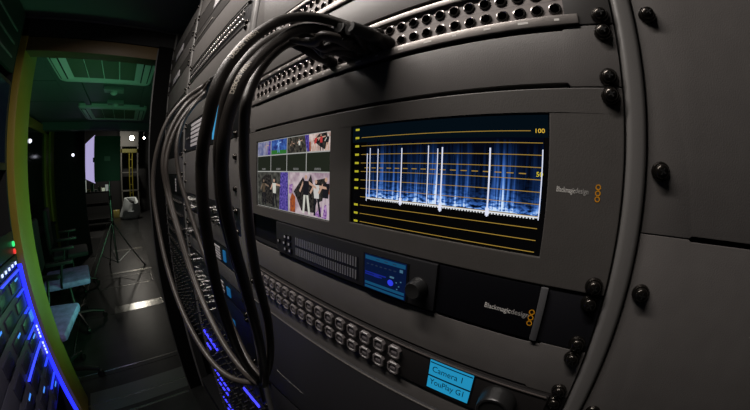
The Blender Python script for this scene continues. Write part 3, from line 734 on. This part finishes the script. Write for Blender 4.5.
card_frame('second', -21.4 * U, -25 * U, 'card frame with blue light bars, lowest of three by the floor', 14, 4, G2, [(.05, .17, .12, .008), (.06, .14, .06, .008)])
# ---- third bay
G3 = 'equipment of the third rack bay'
z = 13 * U
spec = [(1.6, 'p', 'grey panel topmost in the farthest bay'), (1.2, 'l', 'dark panel with a pale plate near the top of the farthest bay'), (1.6, 'p', 'grey panel above the pale-plate panel of the farthest bay'),
        (1.1, 'l', 'dark panel with a pale plate at mid height of the farthest bay'), (2.4, 'p', 'large grey panel beside the thin returning cables'), (1.4, 'j', 'dark patch strip in the farthest bay'),
        (1.8, 'p', 'grey panel under the patch strip of the farthest bay'), (2.0, 'd', 'black unit with a row of pale keys in the farthest bay'), (1.6, 'p', 'short grey panel below the key unit in the farthest bay'),
        (1.7, 'd', 'black unit with bright pin row beside the thin cables'), (3.3, 'c', 'dark connector frame behind the thin cables'), (3.4, 'c', 'dark connector frame in the middle of the farthest bay'),
        (3.3, 'c', 'dark connector frame low in the farthest bay'), (3.3, 'c', 'lowest dark connector frame of the farthest bay')]
for hU, kd, lb in spec:
    z1_, z0_ = z, z - hU * U; z = z0_
    if kd in 'pl':
        t, w, h = panel('blank_panel', lb, 'rack panel', 'third', z1_, z0_, GREY if kd == 'p' else mat('panel_dark', (.045, .042, .04), .45), G3)
        if kd == 'l': MB().box(.14, .30, -.0022, 0, h * .2, h * .8).build('label_plate', LABELW, t, True, .0006)
    elif kd == 'j': bay_patch('third', z0_, z1_, lb, G3)
    elif kd == 'd':
        t = conn_unit('third', z1_, z0_, lb, [], [], G3)
        for i in range(5): MB().box(.33, .345, -.002, 0, .008 + .011 * i, .016 + .011 * i).build('key', LABELW, t)
    else: card_frame('third', z1_, z0_, lb, 12, int(hU * 10) + len(lb), G3, [])

# ------------------------------------------------------------------ patch cables
R_C = .0046
tail = lambda pts: [at(*p) for p in pts]
OUT = [(258, 381, .415), (246, 382, .435), (230, 377, .455), (214, 364, .475), (197, 340, .50), (181, 308, .53), (168, 270, .56), (158, 225, .59), (153, 185, .61), (157, 150, .62), (168, 120, .635), (185, 99, .655), (203, 86, .68)]
MID = [(262, 380, .40), (252, 377, .42), (238, 364, .44), (222, 341, .47), (204, 306, .505), (190, 270, .535), (178, 232, .56), (167, 192, .59), (163, 160, .60), (171, 129, .62), (186, 105, .645), (203, 91, .675)]
INN = [(265, 377, .40), (258, 374, .42), (247, 358, .44), (236, 335, .46), (222, 300, .49), (207, 262, .53), (191, 215, .565), (179, 175, .59), (177, 145, .605), (184, 120, .63), (196, 103, .65), (206, 95, .68)]
MD2 = [(px + 3, py + 4, d - .004) for px, py, d in MID[:-1]] + [(205, 93, .672)]
PL = lambda x, z: Vector((x, .002, z))                       # socket on the patch panel of the main bay
XJ = lambda i: -.039 - .01305 * i
ZLO, ZHI = U + .0148, U + .0290
paths = [
  ('thick black patch cable with printed lettering, outermost of the cable arch', PL(XJ(12), ZHI),
   [(364, 35, .262), (352, 28, .262), (338, 22.5, .265), (319, 18, .266), (299, 17, .262), (280, 20.5, .252), (268, 27, .242), (251, 39, .228), (234, 57.5, .213), (222, 75, .204), (214, 95, .197), (208.5, 119, .195), (203.5, 144, .195), (201.7, 168, .198), (202, 190, .20), (203.5, 210, .203),
    (206, 230, .208), (209.5, 251, .214), (214, 275, .224), (219.5, 298, .238), (227, 322, .262), (236, 346, .30), (247, 367, .36)], OUT, (-.600, .147)),
  ('thick black patch cable wedged behind the lettered front cable of the arch', PL(XJ(13), ZHI),
   [(352, 34, .27), (336, 28.5, .28), (318, 26, .285), (301, 27.5, .283), (287, 31.5, .275), (273, 38, .263), (258, 48.5, .246), (244, 62.5, .230), (234, 78, .220), (227, 95, .214), (222, 122, .212), (219, 146, .211), (219, 170, .214), (221, 200, .218), (227, 228, .226),
    (234, 254, .236), (242, 280, .25), (249, 304, .266), (256, 330, .29), (261, 354, .33)], MID, (-.615, .150)),
  ('thick black patch cable with pale lettering in front, middle of the hanging loops', PL(XJ(14), ZLO),
   [(350, 41, .262), (336, 34.5, .265), (319, 29, .266), (303, 28.5, .262), (290, 33, .254), (280, 40, .244), (269, 48, .231), (256, 60.5, .214), (243, 77, .198), (234.5, 97, .190), (227, 121.7, .187), (223.5, 144, .186), (222.3, 168, .189), (223.5, 188, .192), (226, 208, .196),
    (230, 228, .202), (235.5, 251, .21), (242.4, 275, .222), (248.5, 298, .238), (255, 322, .262), (260.5, 346, .30), (264, 366, .355)], MD2, (-.630, .152)),
  ('dark patch cable of the short inner loop, closest to the scope screen', PL(XJ(15), ZLO),
   [(338, 44, .278), (320, 40.5, .285), (302, 40, .288), (286, 44.5, .282), (272, 55, .268), (260, 70, .250), (251, 88, .236), (246, 105, .226), (244.3, 124, .226), (244, 146, .228), (244.3, 168, .230), (246, 190, .233), (248.5, 222, .238),
    (252, 250, .246), (256.5, 275, .256), (262.5, 298, .27), (268, 322, .29), (270.3, 346, .32), (269.5, 364, .36)], INN, (-.645, .149)),
]
def plug(parent, base, direction):
    d = Vector(direction).normalized()
    p = MB().lathe([(.0058, -.004), (.0062, .0), (.0062, .012), (.0056, .013), (.0056, .016), (.0062, .017), (.0062, .024), (.005, .026)], base, d, 14)
    for k in range(6): p.lathe([(.0064, .0012 + .0018 * k), (.0067, .0018 + .0018 * k), (.0064, .0024 + .0018 * k)], base, d, 14, 0, False)
    o = p.build('plug', mat('plug_black', (.02, .018, .017), .4), parent, True)
    MB().lathe([(.0058, .024), (.0060, .027), (.0056, .030), (.0058, .032), (.0053, .035), (.0055, .037), (.0048, .045)], base, d, 14).build('strain_relief', mat('boot_rubber', (.010, .009, .008), .7), o, True)
    return o
def letters(parent, path, body, start, size, facing=1.0, flip=False):
    """bend printed lettering around a cable sheath: path = fine polyline, start = arc length where the text begins"""
    me = text_mesh(body, size, CABLE_INK, 0, 'LEFT', size * .02)
    for v in me.vertices: v.co.x *= .84
    acc = [0.0]
    for p, n_ in zip(path, path[1:]): acc.append(acc[-1] + (n_ - p).length)
    bm = bmesh.new(); bm.from_mesh(me)
    bmesh.ops.triangulate(bm, faces=bm.faces); bmesh.ops.subdivide_edges(bm, edges=[e for e in bm.edges if e.calc_length() > size * .25], cuts=1)
    for v in bm.verts:
        s = start + v.co.x; i = 0
        while i < len(acc) - 2 and acc[i + 1] < s: i += 1
        f = (s - acc[i]) / max(1e-9, acc[i + 1] - acc[i]); c = path[i].lerp(path[i + 1], f)
        t = (path[min(i + 2, len(path) - 1)] - path[max(i - 1, 0)]).normalized()
        nrm = (CAM - c); nrm = (nrm - t * nrm.dot(t)).normalized(); side = t.cross(nrm)
        ang = (v.co.y - size * .33) / R_C * (1 if not flip else -1) + facing
        v.co = c + (nrm * math.cos(ang) + side * math.sin(ang)) * (R_C + .00012)
    bm.to_mesh(me); bm.free()
    return link('printed_lettering', me, parent)
GC = 'black patch cables looping between the two patch panels'
for i, (lb, p0, near, far, (ex, ez)) in enumerate(paths):
    d0 = ((at(*near[0]) - p0).normalized() + Vector((0, -.4, 0))).normalized()
    t = thing('patch_cable', lb, 'cable', p0, group=GC)
    end = Vector((ex, .0, ez))
    d1 = (at(*far[-1]) + Vector((.0, -.02, 0)) - end).normalized()
    pts = [p0 + d0 * .040] + [at(*p) for p in near] + [at(*p) for p in far] + [end + d1 * .042]
    fine = spline(pts, 8)
    o = MB().tube(fine, R_C, 12).build('cable_jacket', RUBBER, t, True); o.location = -p0
    pg = plug(t, p0, d0); pg.location = -p0
    pg = plug(t, end, d1); pg.location = -p0
    if i in (0, 2):
        rev = [Vector(v) for v in fine[::-1]]; d_ = ray(*((232, 62) if i == 0 else (233, 97)))
        kk = max(range(len(rev) // 2, len(rev)), key=lambda k_: (rev[k_] - CAM).normalized().dot(d_))
        q_ = letters(t, rev, 'DEBOSI WIRE-1', sum((rev[k_ + 1] - rev[k_]).length for k_ in range(kk)), .0062 if i == 0 else .0050, -.5 if i == 0 else -.6, True); q_.location = -p0
# short jumpers that make up the dark tangle at the sockets
for i, (c0, zr0, px) in enumerate(((11, ZLO, [(366, 50, 0.278), (352, 46, 0.266), (334, 45, 0.262), (322, 47, 0.266)]), (12, ZLO, [(358, 54, 0.281), (342, 51, 0.271), (326, 51, 0.271), (322, 52, 0.278)]), (13, ZLO, [(352, 46, 0.266), (338, 39, 0.256), (322, 36, 0.254), (314, 42, 0.262)]), (14, ZHI, [(345, 38, 0.284), (330, 36, 0.276), (314, 38, 0.278), (312, 44, 0.284)]))):
    p0 = PL(XJ(c0), zr0); d0 = Vector((-.2, -1, .05 + .1 * i)).normalized()
    t = thing('patch_cable', ['short dark jumper lowest in the tangle of plugs at the patch panel', 'short dark jumper under the tangle, drooping towards the sockets', 'short dark jumper on top of the tangle of plugs', 'short dark jumper at the back of the tangle of plugs'][i], 'cable', p0, group='short jumpers in the plug tangle')
    e = PL(XJ(15 + i), ZHI if i % 2 else ZLO)
    pts = [p0 + d0 * .040] + [at(*p) for p in px] + [e + Vector((-.006, -.062, .012)), e + Vector((0, -.04, .004))]
    o = MB().tube(spline(pts, 8), R_C, 12).build('cable_jacket', RUBBER, t, True); o.location = -p0
    for b_, d_ in ((p0, d0), (e, Vector((.1, -1, .05)))):
        pg = plug(t, b_, d_); pg.location = -p0

# ------------------------------------------------------------------ left gear (faces +y)
LY = -.80
GL = 'blue lit equipment of the left rack'
def lbox(mb, x0, x1, d0, d1, z0, z1, mi=0): return mb.box(x0, x1, LY + d0, LY + d1, z0, z1, mi)
lr = thing('equipment_rack', 'dark equipment rack on the left holding blue lit units', 'equipment rack', (-1.1, LY - .3, FLOOR))
def lpart(name, mb, m_, par, off, sm=False, bv=0): o = mb.build(name, m_, par, sm, bv); o.location = -Vector(off); return o
lo_ = (-1.1, LY - .3, FLOOR)
lpart('side_panel', MB().box(-1.572, -1.560, LY - .6, LY - .002, FLOOR, CEIL - .002), BLACKM, lr, lo_)
lpart('back_panel', MB().box(-1.56, -.88, LY - .12, LY - .11, FLOOR, CEIL - .002), BLACKM, lr, lo_)
def lunit(name, z1, z0, label, cat='rack equipment', face=None):
    t = thing(name, label, cat, (-1.0, LY, z0), group=GL)
    MB().box(-.556, .12, -.02, 0, .001, z1 - z0 - .001).build('face_plate', face or mat('left_unit_face', (.02, .022, .026), .35), t, True, .001)
    return t
GRN = mat('left_cabinet_paint', (.022, .03, .028), .5)
t = lunit('wall_cabinet', .68, .40, 'dark green overhead cabinet above the left monitor', 'cabinet', GRN)
for i in range(3): MB().box(-.50, .10, 0, .004, .05 + .06 * i, .058 + .06 * i).build('slot_bar', mat('slot_grey', (.16, .18, .17), .4), t)
t = lunit('monitor', .36, -.02, 'dark left monitor beside the yellow post', 'monitor')
MB().box(-.53, .10, 0, .006, .03, .36).build('screen', mat('left_screen', (.006, .008, .014), .12, emit=(.01, .014, .03), strength=.12), t)
t = lunit('keypad_unit', -.28, -.38, 'left unit with a green and a red ring button')
for z_, c_, nm in ((.045, (.05, .9, .25), 'ring_green'), (.012, (.9, .05, .04), 'ring_red')):
    MB().lathe([(.012, .0), (.012, .006), (.007, .006), (.007, .0)], (-.545, 0, z_), (0, 1, 0), 16, 0, False).build('ring_button', mat(nm, c_, .4, emit=c_, strength=.9), t, True)
t = lunit('network_switch', -.385, -.435, 'left unit with a row of tiny white lights')
for i in range(5): MB().box(-.535 + .045 * i, -.520 + .045 * i, 0, .004, .012, .024).build('led', WHITELED, t)
zz = -.44; lbs = ['left blue lit server just under the white light row', 'left blue lit server with dark vents', 'left blue lit server with a square bright port', 'left blue lit server with an oval handle',
                  'left server lit by the lower blue strip', 'left blue lit server near the bottom edge', 'left dark server below the frame edge']
for i, lb in enumerate(lbs):
    z0_ = zz - .088
    t = lunit('server_unit', zz, z0_, lb, face=mat('server_face', (.12, .12, .17), .4))
    MB().box(-.54, [-.30, -.44, -.47, -.40, -.22, -.46, -.4][i], 0, .010, .076, .080).build('led_bar', BLUELED if i in (0, 4) else mat('blue_led_dim', (.02, .02, .2), .4, emit=(.02, .05, .9), strength=1.4), t)
    for j in range(3):
        MB().box(-.50 + .16 * j, -.39 + .16 * j, 0, .008, .015, .062).build('drive_bay', mat('drive_face', (.05, .05, .09), .35), t, True, .002)
        if (i + j) % 3 == 0: MB().box(-.49 + .16 * j, -.45 + .16 * j, .008, .0095, .05, .058).build('led', mat('led_cyan', (.1, .3, .6), .4, emit=(.06, .25, .9), strength=1.2), t)
    if i == 2:
        MB().box(-.545, -.50, .008, .014, .02, .065).build('port', mat('port_blue', (.05, .15, .4), .3, emit=(.05, .2, .8), strength=.8), t, True, .003)
    if i in (3, 4):
        for j in range(4): MB().box(-.548, -.540, .008, .014, .008 + .018 * j, .018 + .018 * j).build('led', WHITELED, t)
    zz = z0_ - .002
lpart('led_strip', MB().box(-1.559, -1.554, LY - .002, LY + .020, -1.30, -.43), mat('blue_led_strip', (.02, .02, .3), .4, emit=(.012, .018, 1.0), strength=2.6), lr, lo_)

# ------------------------------------------------------------------ lamps as objects
def ceiling_fixture(label, x0, x1, y0, y1, z_, m_):
    t = thing('ceiling_lamp', label, 'lamp', ((x0 + x1) / 2, (y0 + y1) / 2, z_))
    dx, dy = (x1 - x0) / 2, (y1 - y0) / 2
    MB().box(-dx - .02, dx + .02, -dy - .02, dy + .02, .0, .055).build('housing', WHITE_P, t, True, .004)
    return t
ceiling_fixture('white ceiling tube lamp over the racks near the viewer', -.945, -.095, -.35, -.29, CEIL - .056, WHITE_P)
t = thing('added_green_light', 'added unseen green light on the right wall behind the doorway jamb', 'lamp', (-2.1, .1, -.40))
MB().box(-.15, .15, -.05, .04, -.70, .70).build('housing', BLACK, t, True, .006)  # casing made up around the added green light

# ------------------------------------------------------------------ ceiling air conditioners
def cassette(x0, x1, y0, y1, label):
    cx, cy = (x0 + x1) / 2, (y0 + y1) / 2; hx, hy = (x1 - x0) / 2, (y1 - y0) / 2; zb = CEIL - .0405
    t = thing('air_conditioner', label, 'air conditioner', (cx, cy, zb), group='ceiling cassettes beyond the doorway')
    mb = MB(); r = .06; ring = []
    def outline(k, inset, z_, rr):
        o = []
        for sx, sy, a0 in ((1, -1, -90), (1, 1, 0), (-1, 1, 90), (-1, -1, 180)):
            for j in range(5):
                an = math.radians(a0 + 22.5 * j)
                o.append((sx * (hx - inset - rr) + rr * math.cos(an), sy * (hy - inset - rr) + rr * math.sin(an), z_))
        return o
    levels = [outline(0, 0, .04, .05), outline(0, .0, .012, .05), outline(0, .02, .0, .045), outline(0, .10, .0, .04), outline(0, .115, .012, .03)]
    vs = sum(levels, []); n = 20
    fs = [(j * n + i, j * n + (i + 1) % n, (j + 1) * n + (i + 1) % n, (j + 1) * n + i) for j in range(4) for i in range(n)] + [tuple(range(n - 1, -1, -1)), tuple(4 * n + i for i in range(n))]
    mb.add(vs, fs).build('panel', WHITE_P, t, True)
    gw, gh = hx - .13, hy - .13
    for i in range(4):
        y_ = -gh + 2 * gh * (i + .5) / 4
        MB().box(-gw, gw, y_ - gh / 4 + .004, y_ + gh / 4 - .004, .004, .014).build('grille', mat('ac_grille', (.13, .14, .10), .6, bump=.6, scale=160), t, True, .003)
    for s in (-1, 1):
        MB().box(-hx + .10, hx - .10, s * (hy - .055) - .030, s * (hy - .055) + .030, -.003, .004).build('air_slot', BLACKM, t, True, .003)
        MB().box(-hx + .11, hx - .11, s * (hy - .055) - .021, s * (hy - .055) + .021, -.006, -.002).build('louvre', WHITE_P, t, True, .002)
    return t
cassette(-2.60, -1.94, -.80, -.05, 'near white ceiling air conditioner with square grille, green lit')
cassette(-4.37, -3.53, -.80, .0, 'far white ceiling air conditioner closer to the cross beam')
struct(link('trim_9', MB().box(-3.53, -2.62, -.70, -.64, CEIL - .02, CEIL).mesh('trim_9', CEILM)))
struct(link('trim_10', MB().box(-3.53, -2.62, -.09, -.04, CEIL - .02, CEIL).mesh('trim_10', CEILM)))
for x_, lb in ((-2.85, 'small round ceiling sensor between the two air conditioners'), (-3.38, 'small ceiling junction box right before the far air conditioner')):
    t = thing('ceiling_sensor', lb, 'sensor', (x_, -.36, CEIL))
    MB().box(-.06, .06, -.09, .09, -.035, 0).build('base', mat('sensor_grey', (.25, .27, .26), .4), t, True, .006)
    MB().lathe([(.035, 0), (.034, .02), (.02, .032), (.002, .036)], (0, 0, -.033), (0, 0, -1), 16).build('dome', WHITE_P, t, True)

# ------------------------------------------------------------------ light stand with panel
SX, SY = -4.35, -.47
st = thing('light_stand', 'black tripod light stand with spread legs on the aisle floor', 'tripod', (SX, SY, FLOOR))
STM = mat('stand_metal', (.5, .5, .49), .28, .9)
MB().tube([(0, 0, .13), (0, 0, 1.35)], .014, 12).build('column', STM, st, True)
for z_ in (.66, 1.0): MB().lathe([(.02, 0), (.022, .01), (.022, .05), (.02, .06)], (0, 0, z_), (0, 0, 1), 12).build('collar', BLACK, st, True)
for k, (fx, fy) in enumerate(((.18, -.37), (-.11, .385), (-.42, -.16))):
    MB().tube([(fx * .04, fy * .04, .68), (fx * .5, fy * .5, .35), (fx, fy, .015)], .010, 10).build('leg', STM, st, True)
    MB().tube([(0, 0, .135), (fx * .58, fy * .58, .29)], .006, 8).build('brace', STM, st, True)
    MB().lathe([(.013, 0), (.014, .012), (.011, .03)], (fx, fy, 0), (0, 0, 1), 10).build('foot', BLACK, st, True)
lp = thing('studio_light', 'dark green back of a panel light with white lit flap on the stand', 'studio light', (SX, SY, FLOOR + 1.35))
z0_, z1_ = -.16 - (FLOOR + 1.35), .435 - (FLOOR + 1.35)
GBX = mat('panel_back_lit_green', (.018, .06, .045), .5)  # green light on the back is put into its base colour
MB().box(-.06, .02, -.205, .16, z0_, z1_).build('housing', GBX, lp, True, .006)
MB().box(.02, .028, -.06, .02, (z0_ + z1_) / 2 - .03, (z0_ + z1_) / 2 + .03).build('badge', mat('badge_grey', (.18, .22, .2), .5), lp)
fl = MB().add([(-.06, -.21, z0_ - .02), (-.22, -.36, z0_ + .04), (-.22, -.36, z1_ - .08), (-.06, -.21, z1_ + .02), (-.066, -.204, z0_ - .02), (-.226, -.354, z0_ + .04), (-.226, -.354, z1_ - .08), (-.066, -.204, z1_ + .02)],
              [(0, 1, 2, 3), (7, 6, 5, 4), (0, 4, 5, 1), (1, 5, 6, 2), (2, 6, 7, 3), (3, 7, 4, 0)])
fl.build('flap', mat('flap_painted_light', (.5, .45, .6), .5, emit=(.52, .45, .80), strength=.75), lp)  # emission stands in for the panel's light falling on the flap
MB().box(-.075, -.02, -.225, -.205, z1_ * .5 + z0_ * .5 - .04, z1_ * .5 + z0_ * .5 + .02).build('hinge', BLACK, lp)
MB().lathe([(.02, -.04), (.02, .1)], (0, 0, 0), (0, 0, 1), 12).build('mount', BLACK, lp, True)

# ------------------------------------------------------------------ chairs and desk on the left beyond the doorway
def chair(x, y, rz, label, seat_m):
    t = thing('office_chair', label, 'chair', (x, y, FLOOR), rz, 'office chairs at the dark desk')
    mb = MB().box(-.23, .23, -.22, .22, .43, .49); mb.build('seat', seat_m, t, True, .03)
    MB().box(-.20, .20, -.27, -.21, .56, 1.0).build('backrest', mat('chair_mesh', (.006, .007, .007), .7), t, True, .03)
    MB().box(-.03, .03, -.28, -.24, .42, .62).build('back_bracket', BLACK, t, True, .006)
    MB().lathe([(.028, .08), (.028, .25), (.02, .26), (.02, .43)], (0, 0, 0), (0, 0, 1), 12).build('gas_lift', BLACK, t, True)
    for k in range(5):
        an = 2 * math.pi * k / 5 + .3; c, s = math.cos(an), math.sin(an)
        MB().tube([(0, 0, .11), (.15 * c, .15 * s, .10), (.27 * c, .27 * s, .07)], [.024, .02, .014], 8).build('base_leg', BLACK, t, True)
        MB().lathe([(.026, -.012), (.028, 0), (.026, .012)], (.27 * c, .27 * s, .028), (-s, c, 0), 12).build('caster', BLACK, t, True)
    for s in (-1, 1):
        MB().tube([(s * .22, -.05, .45), (s * .27, -.04, .5), (s * .27, 0, .66)], .012, 8).build('arm_post', BLACK, t, True)
        MB().box(s * .27 - .03, s * .27 + .03, -.14, .10, .655, .685).build('armrest', BLACK, t, True, .008)
    return t
BLUEF = mat('seat_fabric_blue', (.24, .21, .55), .6, bump=.4, scale=300, vary=.3)
DARKF = mat('seat_fabric_dark', (.03, .035, .04), .7)
chair(-2.95, -.90, math.radians(8), 'office chair with a pale blue seat by the tripod leg', BLUEF)
chair(-2.05, -.93, math.radians(-6), 'office chair with a blue seat half hidden behind the yellow post', BLUEF)
chair(-3.95, -1.03, math.radians(10), 'dark office chair in front of the yellow door frame', DARKF)
dk = thing('production_desk', 'dark desk along the left wall behind the office chairs', 'desk', (-3.4, -1.42, FLOOR))
MB().box(-1.4, 1.5, -.13, .05, .70, .73).build('desk_top', BLACKM, dk, True, .004)
for x_ in (-1.35, 0, 1.45): MB().box(x_ - .02, x_ + .02, -.12, .03, 0, .70).build('leg', BLACKM, dk)

# ------------------------------------------------------------------ far end of the aisle
sh = thing('storage_shelf', 'grey storage shelf with a yellow edge at the far end', 'shelf', (-10.6, .0, FLOOR))
SHM = mat('shelf_grey', (.16, .155, .14), .6)
for z_ in (.75, 1.35): MB().box(-.25, .3, -.45, .13, z_, z_ + .03).build('shelf_board', SHM, sh)
MB().box(-.25, .3, -.5, .13, 2.0, 2.12).build('shelf_board', mat('shelf_yellow', (.14, .13, .02), .5), sh)
for y_ in (-.44, .11): MB().box(.26, .3, y_ - .02, y_ + .02, 0, 2.9).build('upright', SHM, sh)
MB().box(.27, .31, -.5, .13, 2.2, 2.9).build('header_panel', mat('shelf_panel', (.13, .125, .115), .6), sh)
ld = thing('step_ladder', 'yellow ladder leaning on the far storage shelf', 'ladder', (-10.15, -.12, FLOOR))
LDM = mat('ladder_yellow', (.20, .17, .015), .4)
for y_ in (-.05, .05): MB().tube([(.25, y_, 0), (0, y_, 1.98)], .016, 8).build('rail', LDM, ld, True)
for k in range(7): MB().tube([(.25 - .25 * (k + .7) / 7.5, -.05, 1.98 * (k + .7) / 7.5), (.25 - .25 * (k + .7) / 7.5, .05, 1.98 * (k + .7) / 7.5)], .010, 8).build('rung', LDM, ld, True)
LAMPM = mat('lamp_face', (.9, .85, .8), .4, emit=(1, .88, .75), strength=30)
for y_, z_, s_, lb in ((-.10, .985, .085, 'brighter far lamp hanging over the yellow ladder'), (.29, .99, .035, 'small far lamp right beside the doorway jamb')):
    t = thing('wall_lamp', lb, 'lamp', (-9.6, y_, z_), group='far lamps')
    MB().lathe([(s_, 0), (s_ * .95, .05), (s_ * .5, .12), (.012, .16)], (0, 0, 0), (-1, 0, 0), 14).build('lamp_shade', BLACK, t, True)
    MB().lathe([(s_ * .9, -.004), (s_ * .6, .012), (s_ * .1, .02)], (0, 0, 0), (1, 0, 0), 14).build('bulb', LAMPM, t, True)
    MB().tube([(-.16, 0, 0), (-.2, 0, .1), (-.2, 0, 1.75 - z_)], .008, 8).build('hanger', BLACK, t, True)
# white bag with a dark open mouth
bgc = thing('plastic_bag', 'slumped white plastic bag with dark open mouth at the aisle end', 'bag', (-9.4, -.22, FLOOR))
rnd = random.Random(5); mb = MB(); prof = [(.24, 0), (.31, .10), (.30, .30), (.26, .52), (.22, .70), (.20, .78), (.155, .76), (.13, .60), (.12, .40)]
n = 22; vs = []; fs = []
off = [[1 + .10 * math.sin(3 * k * 2 * math.pi / n + j) + rnd.uniform(-.06, .06) for k in range(n)] for j in range(len(prof))]
for j, (r_, z_) in enumerate(prof):
    for k in range(n):
        an = 2 * math.pi * k / n; vs.append((r_ * off[j][k] * math.cos(an) + .12 * z_, r_ * off[j][k] * math.sin(an) + .08 * z_, (z_ - .22 * max(0, math.cos(an - .6)) * (z_ > .5)) * .8))
for j in range(len(prof) - 1):
    for k in range(n): fs.append((j * n + k, j * n + (k + 1) % n, (j + 1) * n + (k + 1) % n, (j + 1) * n + k))
fs.append(tuple(range(n - 1, -1, -1)))
mb.add(vs, fs).build('bag_film', mat('bag_white', (.8, .86, .86), .45), bgc, True)
mb = MB().lathe([(.12, .02), (.15, .25), (.125, .5), (.02, .55)], (.03, .03, 0), (0, 0, 1), 14); mb.build('bag_filling', BLACKM, bgc, True)
t = thing('cardboard_box', 'small yellow box next to the white bag', 'box', (-9.9, -.66, FLOOR))
MB().box(-.12, .12, -.10, .10, 0, .22).build('carton', mat('box_yellow', (.45, .38, .10), .6), t, True, .004)
MB().box(-.12, .12, -.012, .012, .218, .223).build('tape', PRINT_W, t)
cab = thing('tool_cart', 'dark tool cart loaded with small items behind the tripod', 'cart', (-8.6, -1.15, FLOOR))
for z_ in (.12, .55, .88): MB().box(-.3, .3, -.42, .42, z_, z_ + .03).build('tray', BLACKM, cab, True, .004)
for sx in (-.28, .28):
    for sy in (-.4, .4): MB().tube([(sx, sy, .05), (sx, sy, 1.0)], .014, 8).build('leg', BLACKM, cab, True)
cols = [(.75, .8, .6), (.5, .55, .5), (.6, .5, .2), (.15, .3, .2), (.7, .7, .7), (.35, .3, .25)]
names = ['tall pale', 'narrow white', 'flat tan', 'dark green', 'small white', 'brown', 'low pale', 'grey']
for i in range(8):
    y_ = -.36 + .1 * i; h_ = [.34, .30, .06, .2, .05, .12, .08, .16][i]
    t = thing('storage_bin', names[i] + ' bin on the tool cart behind the tripod', 'bin', (-8.45, -1.15 + y_, FLOOR + .911), group='bins on the tool cart')
    m_ = mat('bin_%d' % (i % 6), cols[i % 6], .5, emit=cols[i % 6] if i < 2 else None, strength=.35)  # some bins glow: light put into their colour by emission
    hole = MB(); r0, r1 = .034, .042
    hole.add([(-r0, -r0, 0), (r0, -r0, 0), (r0, r0, 0), (-r0, r0, 0), (-r1, -r1, h_), (r1, -r1, h_), (r1, r1, h_), (-r1, r1, h_), (-r0, -r0, .01), (r0, -r0, .01), (r0, r0, .01), (-r0, r0, .01), (-r1 + .006, -r1 + .006, h_), (r1 - .006, -r1 + .006, h_), (r1 - .006, r1 - .006, h_), (-r1 + .006, r1 - .006, h_)],
             [(0, 3, 2, 1), (0, 1, 5, 4), (1, 2, 6, 5), (2, 3, 7, 6), (3, 0, 4, 7), (4, 5, 13, 12), (5, 6, 14, 13), (6, 7, 15, 14), (7, 4, 12, 15), (12, 13, 9, 8), (13, 14, 10, 9), (14, 15, 11, 10), (15, 12, 8, 11), (8, 9, 10, 11)])
    hole.build('tub', m_, t)
    MB().box(-.02, .02, -r1 - .001, -r1 + .004, h_ * .4, h_ * .7).build('label', PRINT_W, t)
for px, py, nm in ((73, 155, 'tiny white indicator lamp in the dark beside the lit flap'), (30, 141, 'tiny white wall lamp reflected by the yellow framed door')):
    p = at(px, py, 5.60 / -ray(px, py).x if px == 73 else 1.352 / -ray(px, py).y)
    t = thing('indicator_lamp', nm, 'lamp', p)
    MB().lathe([(.022, -.012), (.026, 0), (.02, .014), (.004, .022)], (0, 0, 0), (1, 0, 0), 12).build('lens', mat('indicator', (.8, .8, .9), .4, emit=(.85, .85, 1), strength=2.0), t, True)
    MB().lathe([(.034, -.02), (.034, -.004), (.027, -.002)], (0, 0, 0), (1, 0, 0), 12).build('socket', BLACK, t, True)
